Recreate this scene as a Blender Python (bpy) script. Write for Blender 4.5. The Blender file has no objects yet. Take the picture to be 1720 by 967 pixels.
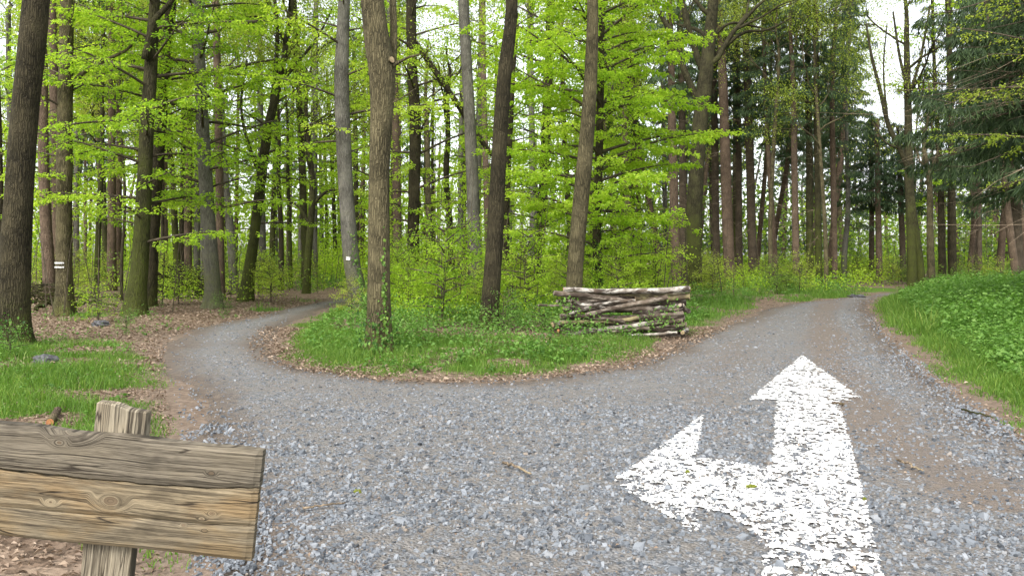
import bpy, math, random
import numpy as np
from mathutils import Vector

# ------------------------------------------------------------------ camera, light, exposure
sc = bpy.context.scene
COL = sc.collection
R = math.radians
F, CX, HY, CAMZ = 1340.0, 860.0, 430.0, 1.6        # focal length / centre / horizon in photo pixels, eye height
cam_data = bpy.data.cameras.new('camera')
cam_data.sensor_fit = 'HORIZONTAL'; cam_data.sensor_width = 36.0
cam_data.lens = 36.0 * F / 1720.0
cam_data.shift_y = -(483.5 - HY) / 1720.0
cam_data.clip_start = 0.05; cam_data.clip_end = 3000
cam = bpy.data.objects.new('camera', cam_data); COL.objects.link(cam)
cam.location = (0, 0, CAMZ); cam.rotation_euler = (R(90), 0, 0)
sc.camera = cam

SUN_EL, SUN_AZ = 48.0, 205.0                       # bright overcast, light from behind the viewer's left shoulder
world = bpy.data.worlds.new('World'); sc.world = world; world.use_nodes = True
wn, wl = world.node_tree.nodes, world.node_tree.links
sky = wn.new('ShaderNodeTexSky'); sky.sky_type = 'NISHITA'; sky.sun_disc = False
sky.sun_elevation = R(SUN_EL); sky.sun_rotation = R(SUN_AZ)
sky.air_density = 1.0; sky.dust_density = 2.5; sky.ozone_density = 0.6
hsv = wn.new('ShaderNodeHueSaturation'); hsv.inputs['Saturation'].default_value = 0.25
wl.new(sky.outputs[0], hsv.inputs['Color'])
bgn = wn['Background']; bgn.inputs['Strength'].default_value = 0.15
wl.new(hsv.outputs[0], bgn.inputs['Color'])
sun_d = bpy.data.lights.new('sun', 'SUN'); sun_d.energy = 1.5; sun_d.angle = R(30); sun_d.color = (1, .96, .9)
sun = bpy.data.objects.new('sun', sun_d); COL.objects.link(sun)
_a, _e = R(SUN_AZ), R(SUN_EL)
_dir = Vector((math.sin(_a) * math.cos(_e), math.cos(_a) * math.cos(_e), math.sin(_e)))
sun.rotation_euler = _dir.to_track_quat('Z', 'Y').to_euler()
sc.view_settings.view_transform = 'Standard'; sc.view_settings.look = 'None'
sc.view_settings.exposure = 1.6; sc.view_settings.gamma = 1.0
sc.render.engine = 'CYCLES'
sc.cycles.max_bounces = 8; sc.cycles.diffuse_bounces = 5; sc.cycles.transmission_bounces = 6
sc.cycles.glossy_bounces = 2; sc.cycles.transparent_max_bounces = 4
sc.cycles.use_denoising = True

rng = np.random.default_rng(7)
random.seed(7)

# ------------------------------------------------------------------ helpers
def GP(px, py):
    d = CAMZ * F / (py - HY)
    return ((px - CX) / F * d, d)
def WP(px, py, d):
    return np.array([(px - CX) / F * d, d, CAMZ + (HY - py) / F * d])
def sstep(a, b, x):
    t = np.clip((np.asarray(x, float) - a) / (b - a), 0, 1); return t * t * (3 - 2 * t)
def _hash(i, j, s):
    h = np.sin(i * 127.1 + j * 311.7 + s * 74.7) * 43758.5453
    return h - np.floor(h)
def vn(x, y, scale=1.0, seed=0):
    x = np.asarray(x, float) * scale; y = np.asarray(y, float) * scale
    i, j = np.floor(x), np.floor(y); u, v = x - i, y - j
    u = u * u * (3 - 2 * u); v = v * v * (3 - 2 * v)
    return ((_hash(i, j, seed) * (1 - u) + _hash(i + 1, j, seed) * u) * (1 - v)
            + (_hash(i, j + 1, seed) * (1 - u) + _hash(i + 1, j + 1, seed) * u) * v)
def fbm(x, y, scale=1.0, seed=0, oct=3):
    s, a, t = 0, 0.5, 0
    for k in range(oct):
        s = s + a * vn(x, y, scale * 2 ** k, seed + k); t += a; a *= .5
    return s / t
def norm(v):
    return v / np.maximum(np.linalg.norm(v, axis=-1, keepdims=True), 1e-9)

def catmull(P, n):
    P = np.asarray(P, float); m = len(P)
    if m < 3:
        t = np.linspace(0, 1, n)[:, None]; return P[0] * (1 - t) + P[-1] * t
    Q = np.vstack([2 * P[0] - P[1], P, 2 * P[-1] - P[-2]])
    ts = np.linspace(0, m - 1 - 1e-6, n); i = ts.astype(int); t = (ts - i)[:, None]
    a, b, c, d = Q[i], Q[i + 1], Q[i + 2], Q[i + 3]
    return .5 * (2 * b + (c - a) * t + (2 * a - 5 * b + 4 * c - d) * t * t + (3 * b - a - 3 * c + d) * t ** 3)

def mesh_np(name, V, Fs, mats, fmat=None, smooth=False, attrs=None):
    """Fs: list of (M,k) integer arrays"""
    me = bpy.data.meshes.new(name)
    V = np.ascontiguousarray(V, np.float32)
    Fs = [np.asarray(f, np.int32) for f in Fs if len(f)]
    loops = np.concatenate([f.ravel() for f in Fs]); tot = np.concatenate([np.full(len(f), f.shape[1], np.int32) for f in Fs])
    start = np.concatenate([[0], np.cumsum(tot)[:-1]]).astype(np.int32)
    me.vertices.add(len(V)); me.vertices.foreach_set('co', V.ravel())
    me.loops.add(len(loops)); me.loops.foreach_set('vertex_index', loops)
    me.polygons.add(len(tot)); me.polygons.foreach_set('loop_start', start)
    for m in (mats if isinstance(mats, (list, tuple)) else [mats]): me.materials.append(m)
    if fmat is not None: me.polygons.foreach_set('material_index', np.asarray(fmat, np.int32))
    me.polygons.foreach_set('use_smooth', np.full(len(tot), bool(smooth)))
    for k, a in (attrs or {}).items():
        at = me.attributes.new(k, 'FLOAT', 'POINT'); at.data.foreach_set('value', np.ascontiguousarray(a, np.float32))
    me.update(calc_edges=True)
    return me
def obj(name, me, parent=None, loc=(0, 0, 0)):
    o = bpy.data.objects.new(name, me); COL.objects.link(o); o.location = loc
    if parent:
        o.parent = parent
        if name in ('branches', 'dead_branches', 'crown', 'foliage', 'stems', 'ivy'): o['kind'] = 'stuff'   # leaf and twig masses
    return o
def tag(o, label=None, cat=None, group=None, kind=None):
    if label: o['label'] = label
    if cat: o['category'] = cat
    if group: o['group'] = group
    if kind: o['kind'] = kind
    return o
def thing(name, label, cat, loc=(0, 0, 0), rz=0, group=None):
    o = bpy.data.objects.new(name, None); COL.objects.link(o); o.empty_display_size = .2
    o.location = loc; o.rotation_euler = (0, 0, rz)
    return tag(o, label, cat, group)
def copy_tree(o, parent=None):
    c = o.copy(); COL.objects.link(c)
    if parent: c.parent = parent
    for ch in list(o.children): copy_tree(ch, c)
    return c

class Geo:
    """collects pieces with a material index and a per-vertex tint"""
    def __init__(s): s.V, s.F, s.M, s.T, s.n = [], [], [], [], 0
    def add(s, V, F, mat=0, tint=.5):
        V = np.asarray(V, float).reshape(-1, 3)
        s.V.append(V); s.T.append(np.broadcast_to(np.asarray(tint, float), (len(V),)))
        for f in (F if isinstance(F, list) else [F]):
            f = np.asarray(f, int)
            if len(f): s.F.append(f + s.n); s.M.append(np.full(len(f), mat))
        s.n += len(V)
    def mesh(s, name, mats, smooth=False):
        return mesh_np(name, np.concatenate(s.V), s.F, mats, np.concatenate(s.M), smooth, {'tint': np.concatenate(s.T)})

def tube(P, rad, seg=8, rough=0.0, seed=0, cap=True, lobes=0.0):
    """tapered tube along P; returns V, faces list"""
    P = np.asarray(P, float); n = len(P); rad = np.broadcast_to(np.asarray(rad, float), (n,))
    T = norm(np.gradient(P, axis=0)); ref = np.array([0, 1., 0]) if abs(T[0][1]) < .8 else np.array([1., 0, 0])
    A = norm(np.cross(np.broadcast_to(ref, T.shape), T)); B = np.cross(T, A)
    th = np.linspace(0, 2 * np.pi, seg, endpoint=False)
    rr = rad[:, None] * np.ones(seg)
    if rough > 0:
        s = np.concatenate([[0], np.cumsum(np.linalg.norm(np.diff(P, axis=0), axis=1))])
        g = np.random.default_rng(seed)
        for k in (1, 2, 3, 5, 8):
            ph = g.uniform(0, 6.28, 3)
            rr = rr * (1 + rough / k ** .5 * np.sin(k * th[None] + ph[0] + .9 * np.sin(s[:, None] * .7 + ph[1])) * np.cos(s[:, None] * (.35 + .35 * k) + ph[2]))
    if lobes > 0:
        s = np.concatenate([[0], np.cumsum(np.linalg.norm(np.diff(P, axis=0), axis=1))])
        g = np.random.default_rng(seed + 5); ph = g.uniform(0, 6.28)
        fl = np.exp(-s / .28)[:, None]
        rr = rr * (1 + lobes * fl * (.55 + .45 * np.sin(5 * th[None] + ph) + .25 * np.sin(3 * th[None] + 2 * ph)))
    V = P[:, None] + rr[..., None] * (np.cos(th)[None, :, None] * A[:, None] + np.sin(th)[None, :, None] * B[:, None])
    V = V.reshape(-1, 3)
    i = np.arange(n - 1)[:, None] * seg; j = np.arange(seg)[None]; k = (j + 1) % seg
    Fq = np.stack([i + j, i + k, i + seg + k, i + seg + j], -1).reshape(-1, 4)
    Fs = [Fq]
    if cap:
        V = np.vstack([V, P[:1], P[-1:]]); b, t = len(V) - 2, len(V) - 1
        j = np.arange(seg); k = (j + 1) % seg
        Fs.append(np.vstack([np.stack([k, j, np.full(seg, b)], 1), np.stack([(n - 1) * seg + j, (n - 1) * seg + k, np.full(seg, t)], 1)]))
    return V, Fs

def leaves(P, D, N, L, W, fold=.18):
    """diamond leaves, one quad each"""
    D = norm(D); S = norm(np.cross(D, N)); N = np.cross(S, D)
    L = np.broadcast_to(np.asarray(L, float), (len(P),))[:, None]; W = np.broadcast_to(np.asarray(W, float), (len(P),))[:, None]
    v0, v2 = P, P + D * L - N * L * .12
    m = P + D * L * .45 + N * W * fold
    V = np.stack([v0, m + S * W * .5, v2, m - S * W * .5], 1).reshape(-1, 3)
    return V, np.arange(len(P) * 4).reshape(-1, 4)

# ------------------------------------------------------------------ materials
class NT:
    def __init__(s, name):
        s.m = bpy.data.materials.new(name); s.m.use_nodes = True
        s.t = s.m.node_tree; s.N, s.L = s.t.nodes, s.t.links
        for n in list(s.N): s.N.remove(n)
        s.out = s.N.new('ShaderNodeOutputMaterial')
    def n(s, typ, **kw):
        x = s.N.new('ShaderNode' + typ)
        for k, v in kw.items(): setattr(x, k, v)
        return x
    def set(s, sock, v):
        if hasattr(v, 'is_output'): s.L.new(v, sock)
        else: sock.default_value = v
    def math(s, op, a, b=0.0, c=None, clamp=False):
        x = s.n('Math', operation=op, use_clamp=clamp); s.set(x.inputs[0], a); s.set(x.inputs[1], b)
        if c is not None: s.set(x.inputs[2], c)
        return x.outputs[0]
    def mix(s, f, a, b, typ='MIX'):
        x = s.n('Mix', data_type='RGBA', blend_type=typ); s.set(x.inputs[0], f)
        s.set(x.inputs[6], a if hasattr(a, 'is_output') else (*a, 1)); s.set(x.inputs[7], b if hasattr(b, 'is_output') else (*b, 1))
        return x.outputs[2]
    def ramp(s, f, stops, interp='LINEAR'):
        x = s.n('ValToRGB'); x.color_ramp.interpolation = interp
        e = x.color_ramp.elements
        while len(e) < len(stops): e.new(.5)
        for k, (p, c) in enumerate(stops):
            e[k].position = p; e[k].color = (*c, 1) if not np.isscalar(c) else (c, c, c, 1)
        s.set(x.inputs[0], f); return x.outputs[0]
    def mr(s, v, a, b, c=0.0, d=1.0):
        x = s.n('MapRange', interpolation_type='SMOOTHSTEP'); s.set(x.inputs[0], v)
        for k, q in zip((1, 2, 3, 4), (a, b, c, d)): x.inputs[k].default_value = q
        return x.outputs[0]
    def coord(s, which='Object', scale=(1, 1, 1)):
        c = s.n('TexCoord'); m = s.n('Mapping'); s.L.new(c.outputs[which], m.inputs[0]); m.inputs['Scale'].default_value = scale
        return m.outputs[0]
    def noise(s, vec, scale, detail=3, rough=.55, dist=0.0):
        x = s.n('TexNoise'); s.set(x.inputs['Vector'], vec); x.inputs['Scale'].default_value = scale
        x.inputs['Detail'].default_value = detail; x.inputs['Roughness'].default_value = rough; x.inputs['Distortion'].default_value = dist
        return x.outputs[0]
    def vor(s, vec, scale, feature='F1', out='Distance', rand=1.0):
        x = s.n('TexVoronoi', feature=feature); s.set(x.inputs['Vector'], vec); x.inputs['Scale'].default_value = scale
        x.inputs['Randomness'].default_value = rand
        return x.outputs[out]
    def attr(s, name):
        x = s.n('Attribute', attribute_name=name); return x.outputs['Fac']
    def sep(s, vec):
        x = s.n('SeparateXYZ'); s.set(x.inputs[0], vec); return x.outputs
    def comb(s, a, b, c):
        x = s.n('CombineXYZ')
        for k, v in enumerate((a, b, c)): s.set(x.inputs[k], v)
        return x.outputs[0]
    def bump(s, h, strength=.5, dist=.02):
        x = s.n('Bump'); s.set(x.inputs['Height'], h); x.inputs['Strength'].default_value = strength; x.inputs['Distance'].default_value = dist
        return x.outputs[0]
    def bsdf(s, col, rough=.8, nrm=None, spec=.3):
        x = s.n('BsdfPrincipled'); s.set(x.inputs['Base Color'], col if hasattr(col, 'is_output') else (*col, 1))
        s.set(x.inputs['Roughness'], rough); x.inputs['Specular IOR Level'].default_value = spec
        if nrm is not None: s.L.new(nrm, x.inputs['Normal'])
        return x.outputs[0]
    def done(s, sh):
        s.L.new(sh, s.out.inputs[0]); return s.m

def leaf_mat(name, stops, trans=(1.5, 1.5, .9), tf=.5, rough=.55, var=.35):
    t = NT(name)
    oi = t.n('ObjectInfo')
    f = t.math('ADD', t.math('MULTIPLY', t.attr('tint'), 1 - var * .5), t.math('MULTIPLY', t.math('SUBTRACT', oi.outputs['Random'], .5), var))
    c = t.ramp(f, stops)
    df = t.bsdf(c, rough, None, .25)
    tr = t.n('BsdfTranslucent'); t.L.new(t.mix(1.0, c, trans, 'MULTIPLY'), tr.inputs[0])
    mx = t.n('MixShader'); mx.inputs[0].default_value = tf
    t.L.new(df, mx.inputs[1]); t.L.new(tr.outputs[0], mx.inputs[2])
    return t.done(mx.outputs[0])

M = {}
M['beech'] = leaf_mat('beech_leaves', [(0, (.12, .23, .018)), (.5, (.28, .43, .034)), (1, (.46, .57, .09))], trans=(1.7, 1.6, 1.0), tf=.58)
M['oak'] = leaf_mat('oak_leaves', [(0, (.12, .18, .02)), (.5, (.27, .35, .05)), (1, (.43, .47, .11))], trans=(1.6, 1.5, .9))
M['dull'] = leaf_mat('dull_leaves', [(0, (.07, .13, .02)), (.5, (.14, .22, .035)), (1, (.23, .31, .06))], trans=(1.4, 1.5, .8))
M['herb'] = leaf_mat('herb_leaves', [(0, (.045, .11, .02)), (.5, (.115, .225, .04)), (1, (.23, .34, .09))], trans=(1.3, 1.5, .8), tf=.4)
M['grass'] = leaf_mat('grass_blades', [(0, (.045, .10, .014)), (.5, (.11, .205, .028)), (.85, (.21, .28, .055)), (1, (.36, .33, .18))], trans=(1.3, 1.4, .8), tf=.4)
M['needle'] = leaf_mat('spruce_needles', [(0, (.02, .04, .02)), (.5, (.058, .098, .042)), (1, (.125, .175, .07))], trans=(1.2, 1.3, 1), tf=.3)
M['needle_shaded'] = leaf_mat('spruce_needles_shaded', [(0, (.012, .024, .010)), (.5, (.028, .05, .02)), (1, (.065, .10, .035))], trans=(1.2, 1.3, .9), tf=.25)  # same spruce needles, darkened: shade under the corner boughs painted into the colour
M['ivy'] = leaf_mat('ivy_leaves', [(0, (.035, .09, .02)), (.5, (.10, .20, .035)), (1, (.21, .33, .06))], tf=.35)
M['litter'] = leaf_mat('dead_leaves', [(0, (.10, .068, .045)), (.4, (.21, .150, .105)), (.75, (.34, .265, .195)), (1, (.52, .44, .35))], trans=(1, .9, .7), tf=.15)

def bark(name, c1, c2, moss=.3, mosscol=(.10, .12, .02), scale=1.0, mossh=1.6, ridg=.8, bump=.8):
    t = NT(name)
    v = t.coord('Object', (1, 1, .13)); v1 = t.coord('Object', (1, 1, 1))
    n1 = t.noise(v, 34 * scale, 6, .7, .8)
    wv = t.n('VectorMath', operation='MULTIPLY_ADD'); wn_ = t.n('TexNoise'); t.L.new(v1, wn_.inputs['Vector']); wn_.inputs['Scale'].default_value = 14; wn_.inputs['Detail'].default_value = 3
    t.L.new(wn_.outputs[1], wv.inputs[0]); wv.inputs[1].default_value = (.035, .035, .035); t.L.new(v, wv.inputs[2])
    cr = t.vor(wv.outputs[0], 30 * scale, 'DISTANCE_TO_EDGE', 'Distance')
    crk = t.mr(cr, 0.0, .26)
    n2 = t.noise(v1, 2.2, 4); n3 = t.noise(v1, 30, 3)
    c = t.ramp(n1, [(.25, c1), (.72, c2)])
    c = t.mix(t.math('MULTIPLY', t.math('SUBTRACT', 1.0, crk), ridg), c, tuple(x * .35 for x in c1))
    c = t.mix(t.mr(n2, .35, .75, 0, .45), c, tuple(x * 1.5 for x in c2))
    z = t.sep(v1)[2]
    low = t.mr(z, 0.0, mossh, 1.0, 0.0)
    mf = t.mr(t.math('ADD', t.math('MULTIPLY', low, .32), t.math('ADD', t.math('MULTIPLY', n2, .7), t.math('MULTIPLY', n3, .25))), .78 - .45 * moss, 1.0 - .25 * moss, 0, min(1, .35 + moss))
    mf = t.math('MULTIPLY', mf, t.math('ADD', .45, t.math('MULTIPLY', crk, .55)))
    c = t.mix(mf, c, mosscol)
    h = t.math('ADD', t.math('MULTIPLY', crk, .6), t.math('MULTIPLY', n1, .5))
    return t.done(t.bsdf(c, .9, t.bump(h, bump, .035), .15))
M['bark_oak'] = bark('bark_oak', (.042, .036, .019), (.135, .114, .062), .48, (.080, .088, .018))
M['bark_dark'] = bark('bark_dark', (.019, .016, .009), (.060, .050, .028), .52, (.05, .058, .010))
M['bark_moss'] = bark('bark_mossy', (.022, .02, .010), (.065, .058, .030), .72, (.052, .064, .010), mossh=6)
M['bark_grey'] = bark('bark_grey', (.062, .058, .046), (.17, .160, .132), .58, (.075, .085, .022), 1.1, 3, .6)
M['bark_pine'] = bark('bark_pine', (.062, .042, .029), (.155, .112, .078), .16, (.12, .12, .04), 1.2, 1.2, .6)
M['bark_spruce'] = bark('bark_spruce', (.042, .032, .022), (.108, .083, .058), .22, (.09, .10, .03), 1.4, 2, .5)
M['twig'] = bark('twig_bark', (.04, .032, .022), (.11, .09, .06), .1, bump=.3)
M['deadtwig'] = bark('dead_twig_bark', (.12, .09, .06), (.27, .21, .145), .0, bump=.3)

def mat_cut(name, a, b):
    t = NT(name); v = t.coord('Object'); n = t.noise(v, 60, 3); n2 = t.noise(v, 9, 3)
    return t.done(t.bsdf(t.mix(t.mr(n2, .4, .7, 0, .6), t.ramp(n, [(.3, a), (.7, b)]), tuple(x * .4 for x in a)), .8, t.bump(n, .4, .01)))
M['cut_pale'] = mat_cut('cut_wood_pale', (.30, .215, .12), (.46, .35, .21))
M['cut_orange'] = mat_cut('cut_wood_orange', (.28, .11, .045), (.46, .22, .09))
M['cut_grey'] = mat_cut('cut_wood_grey', (.16, .13, .10), (.34, .29, .22))

def mat_birch(name, white, dark, amount):
    t = NT(name); v = t.coord('Object', (.35, 1, 1)); v1 = t.coord('Object', (1, 1, 1))
    n1 = t.noise(v, 9, 4, .65, .4); n2 = t.noise(v1, 4, 3); n3 = t.noise(v1, 45, 3)
    c = t.mix(t.mr(n1, amount - .07, amount + .07), dark, white)
    c = t.mix(t.mr(n2, .42, .7, 0, .8), c, (.095, .07, .05))
    c = t.mix(t.math('MULTIPLY', n3, .5), c, t.mix(.5, c, (.03, .022, .016)))
    return t.done(t.bsdf(c, .85, t.bump(t.math('ADD', n1, t.math('MULTIPLY', n3, .5)), .8, .015), .2))
M['birch_white'] = mat_birch('birch_bark_white', (.44, .41, .36), (.04, .03, .022), .50)
M['birch_brown'] = mat_birch('birch_bark_brown', (.24, .205, .165), (.04, .029, .021), .54)
M['birch_olive'] = mat_birch('log_bark_olive', (.22, .19, .095), (.07, .052, .03), .47)

def mat_ground():
    t = NT('forest_floor'); v = t.coord('Object')
    n1 = t.noise(v, 1.3, 4); n2 = t.noise(v, 14, 4, .65); n3 = t.noise(v, 60, 3, .7)
    ve = t.vor(v, 16, 'F1', 'Color'); vs = t.sep(ve)[0]
    lit = t.ramp(t.math('ADD', t.math('MULTIPLY', vs, .5), t.math('MULTIPLY', n2, .5)), [(.15, (.042, .030, .020)), (.5, (.135, .095, .066)), (.85, (.29, .22, .16))])
    gr = t.ramp(n3, [(.3, (.035, .07, .012)), (.7, (.10, .17, .025))])
    soil = t.ramp(n2, [(.3, (.085, .062, .045)), (.75, (.20, .155, .12))])
    g = t.math('ADD', t.attr('grassy'), t.math('MULTIPLY', t.math('SUBTRACT', n2, .5), .9))
    c = t.mix(t.mr(g, .35, .7), lit, gr)
    c = t.mix(t.math('MULTIPLY', t.attr('soil'), t.mr(n1, .2, .5, .5, 1.0)), c, soil)
    h = t.math('ADD', n2, t.math('MULTIPLY', vs, .7))
    return t.done(t.bsdf(c, .95, t.bump(h, .8, .03), .1))
M['ground'] = mat_ground()

def mat_road():
    t = NT('gravel_surface'); v = t.coord('Object')
    e = t.attr('edge'); trk = t.attr('needles')
    n1 = t.noise(v, .9, 4); n2 = t.noise(v, 9, 4, .65); n3 = t.noise(v, 90, 3, .7)
    vc = t.sep(t.vor(v, 55, 'F1', 'Color'))[0]; vd = t.vor(v, 55, 'F1', 'Distance'); vc2 = t.sep(t.vor(v, 27, 'F1', 'Color'))[1]
    st = t.ramp(t.math('ADD', t.math('MULTIPLY', vc, .6), t.math('MULTIPLY', vc2, .4)), [(.1, (.030, .036, .043)), (.5, (.115, .128, .143)), (.9, (.235, .25, .268))])
    fine = t.ramp(t.math('ADD', t.math('MULTIPLY', n3, .6), t.math('MULTIPLY', n2, .4)), [(.3, (.062, .056, .049)), (.5, (.145, .130, .112)), (.75, (.265, .244, .215))])
    need = t.ramp(n3, [(.3, (.08, .060, .045)), (.7, (.185, .145, .112))])
    c = t.mix(t.mr(t.math('ADD', n2, t.math('MULTIPLY', n1, .4)), .5, .8, .8, .2), fine, st)
    c = t.mix(t.mr(t.math('ADD', trk, t.math('MULTIPLY', t.math('SUBTRACT', n2, .5), 1.4)), .45, 1.1, 0, .65), c, need)
    soil = t.ramp(n2, [(.3, (.065, .050, .038)), (.75, (.15, .122, .098))])
    c = t.mix(t.mr(t.math('ADD', e, t.math('MULTIPLY', t.math('SUBTRACT', n2, .5), .5)), -.75, .0), c, soil)
    h = t.math('ADD', t.math('MULTIPLY', vd, -.8), t.math('MULTIPLY', n3, .3))
    return t.done(t.bsdf(c, .9, t.bump(h, .9, .02), .2))
M['road'] = mat_road()
def mat_stone():
    t = NT('gravel_stone'); v = t.coord('Object'); n = t.noise(v, 120, 3)
    c = t.ramp(t.attr('tint'), [(0, (.028, .034, .042)), (.3, (.085, .097, .112)), (.6, (.155, .172, .192)), (.9, (.235, .25, .268)), (1, (.21, .165, .12))])
    c = t.mix(t.math('MULTIPLY', n, .25), c, (.09, .085, .08))
    return t.done(t.bsdf(c, .75, None, .35))
M['stone'] = mat_stone()
def mat_paint():
    t = NT('white_road_paint'); v = t.coord('Object'); n = t.noise(v, 62, 4, .7); n2 = t.noise(v, 6, 3)
    worn = t.mr(t.math('ADD', n, t.math('MULTIPLY', n2, .25)), .545, .585, 1.0, 0.0)
    c = t.mix(worn, t.mix(t.mr(n2, .35, .65), (.62, .62, .60), (.74, .74, .72)), (.10, .098, .095))
    return t.done(t.bsdf(c, .7, t.bump(n, .5, .01), .3))
M['paint'] = mat_paint()
def mat_paint_stone():
    t = NT('painted_stone'); v = t.coord('Object'); n = t.noise(v, 70, 3, .7)
    c = t.mix(t.mr(t.math('ADD', n, t.math('MULTIPLY', t.attr('tint'), .28)), .60, .66), (.66, .66, .64), (.10, .105, .115))
    return t.done(t.bsdf(c, .7, None, .3))
M['paint_stone'] = mat_paint_stone()
M['white_mark'] = (lambda t: t.done(t.bsdf(t.ramp(t.noise(t.coord(), 40, 3), [(.42, (.16, .15, .13)), (.5, (.62, .62, .60))]), .7)))(NT('white_tree_paint'))
M['moss'] = (lambda t: t.done(t.bsdf(t.ramp(t.noise(t.coord(), 90, 3), [(.3, (.045, .055, .006)), (.7, (.17, .19, .02))]), .95)))(NT('moss_clump'))
M['rock'] = (lambda t: t.done(t.bsdf(t.ramp(t.noise(t.coord(), 20, 5), [(.3, (.03, .03, .032)), (.7, (.11, .11, .115))]), .9, t.bump(t.noise(t.coord(), 40, 4), .7, .02))))(NT('grey_rock'))

def mat_wood(name, axis, knots, light, dark, warm, warm_amt, streak=.5):
    """weathered boards: grain runs along axis 0 (x) or 2 (z) of the sign; lines bend round the knots"""
    t = NT(name); o = t.sep(t.coord('Object'))
    u, w = (o[0], o[2]) if axis == 0 else (o[2], o[0])
    vec = t.comb(t.math('MULTIPLY', u, 2.2), o[1], t.math('MULTIPLY', w, 9.0))
    warp = t.math('MULTIPLY', t.math('SUBTRACT', t.noise(vec, 1.0, 3), .5), .022)
    c = t.math('ADD', w, warp); kn = 0.0
    for (ku, kw, s, r) in knots:
        du = t.math('MULTIPLY', t.math('SUBTRACT', u, ku), .62); dw = t.math('SUBTRACT', w, kw)
        rr = t.math('SQRT', t.math('ADD', t.math('MULTIPLY', du, du), t.math('MULTIPLY', dw, dw)))
        f = t.mr(rr, s * .35, s, 1.0, 0.0)
        c = t.math('ADD', t.math('MULTIPLY', c, t.math('SUBTRACT', 1.0, f)), t.math('MULTIPLY', t.math('ADD', rr, kw), f))
        kn = t.math('MAXIMUM', kn, t.mr(rr, r * .8, r, 1.0, 0.0))
    g = t.comb(t.math('MULTIPLY', u, 3.0), 0.0, t.math('MULTIPLY', c, 190.0))
    n1 = t.noise(g, 1.0, 4, .6, .15)
    g2 = t.comb(t.math('MULTIPLY', u, 1.6), 3.3, t.math('MULTIPLY', c, 105.0)); n2 = t.noise(g2, 1.0, 3, .55)
    fib = t.noise(t.comb(t.math('MULTIPLY', u, 25.0), 7.0, t.math('MULTIPLY', c, 900.0)), 1.0, 2)
    blot = t.noise(t.comb(t.math('MULTIPLY', u, 5.0), o[1], t.math('MULTIPLY', w, 14.0)), 1.0, 4, .6)
    col = t.ramp(t.math('ADD', t.math('MULTIPLY', n1, .65), t.math('MULTIPLY', fib, .35)), [(.38, dark), (.58, light)])
    col = t.mix(t.mr(blot, .42, .66, 0, warm_amt), col, t.mix(1.0, col, warm, 'MULTIPLY'))
    col = t.mix(t.mr(blot, .30, .46, .55, 0.0), col, tuple(x * .8 for x in dark))
    line = t.mr(n2, .34, .43, streak, 0.0)
    col = t.mix(line, col, tuple(x * .35 for x in dark))
    crk = t.mr(t.math('ABSOLUTE', t.math('SUBTRACT', t.noise(t.comb(t.math('MULTIPLY', u, 1.1), 9.1, t.math('MULTIPLY', c, 26.0)), 1.0, 2), .5)), .0, .012, 1.0, 0.0)
    crk = t.math('MULTIPLY', crk, t.mr(blot, .4, .55))
    col = t.mix(t.math('MULTIPLY', crk, .9), col, (.018, .013, .009))
    if knots: col = t.mix(t.math('MULTIPLY', kn, .75), col, t.ramp(n1, [(.3, (.035, .025, .016)), (.7, (.13, .09, .055))]))
    h = t.math('SUBTRACT', t.math('ADD', n1, t.math('MULTIPLY', fib, .4)), t.math('ADD', t.math('MULTIPLY', crk, 1.5), line))
    return t.done(t.bsdf(col, .85, t.bump(h, .6, .004), .2))

# ------------------------------------------------------------------ ground, road
def dens(poly, step=.4):
    out = []
    for a, b in zip(poly, poly[1:]):
        a, b = np.array(a), np.array(b); n = max(1, int(np.linalg.norm(b - a) / step))
        out += [a + (b - a) * k / n for k in range(n)]
    return out + [np.array(poly[-1])]
left_edge = [(-1.45, -6), (-1.47, 2)] + [GP(*p) for p in [(345, 967), (338, 850), (330, 740), (312, 660), (287, 612), (281, 587), (300, 563), (355, 545), (430, 530), (487, 517), (528, 509), (556, 503), (574, 499.5)]] + [(-5, 33.2), (-2, 35.5), (2, 37)]
inner_edge = [(2, 35.4), (-2, 33.6), (-4.6, 31)] + [GP(*p) for p in [(580, 507), (545, 519), (500, 533), (466, 552), (448, 572), (456, 592), (490, 610), (560, 625), (690, 639), (860, 636), (1000, 622), (1090, 601), (1180, 562), (1240, 535), (1300, 515), (1380, 503), (1440, 497.5), (1470, 495), (1497, 491.5)]] + [(22, 36.6), (30, 37.2)]
right_edge = [(30, 35), (22, 34.3), (17.2, 33.2)] + [GP(*p) for p in [(1483, 497), (1464, 504), (1457, 515), (1463, 530), (1490, 560), (1560, 625), (1650, 690), (1720, 735)]] + [(4.45, 5.2), (4.4, 2), (4.4, -6)]
def cm(e): return [tuple(p) for p in catmull(np.array(e), len(e) * 6)]
POLY = np.array(cm(left_edge) + cm(inner_edge) + cm(right_edge))
_A, _B = POLY, np.roll(POLY, -1, 0)
def sd_road(x, y):
    x = np.asarray(x, float).ravel(); y = np.asarray(y, float).ravel(); out = np.empty(len(x))
    for s in range(0, len(x), 20000):
        px, py = x[s:s + 20000, None], y[s:s + 20000, None]
        ex, ey = _B[:, 0] - _A[:, 0], _B[:, 1] - _A[:, 1]
        wx, wy = px - _A[:, 0], py - _A[:, 1]
        t = np.clip((wx * ex + wy * ey) / (ex * ex + ey * ey + 1e-12), 0, 1)
        d = np.sqrt(((wx - ex * t) ** 2 + (wy - ey * t) ** 2).min(1))
        c1 = (_A[:, 1] <= py) & (_B[:, 1] > py); c2 = (_A[:, 1] > py) & (_B[:, 1] <= py)
        cr = ex * wy - ey * wx
        wnum = ((c1 & (cr > 0)).sum(1) - (c2 & (cr < 0)).sum(1))
        out[s:s + 20000] = np.where(wnum != 0, -d, d)
    return out
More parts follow.
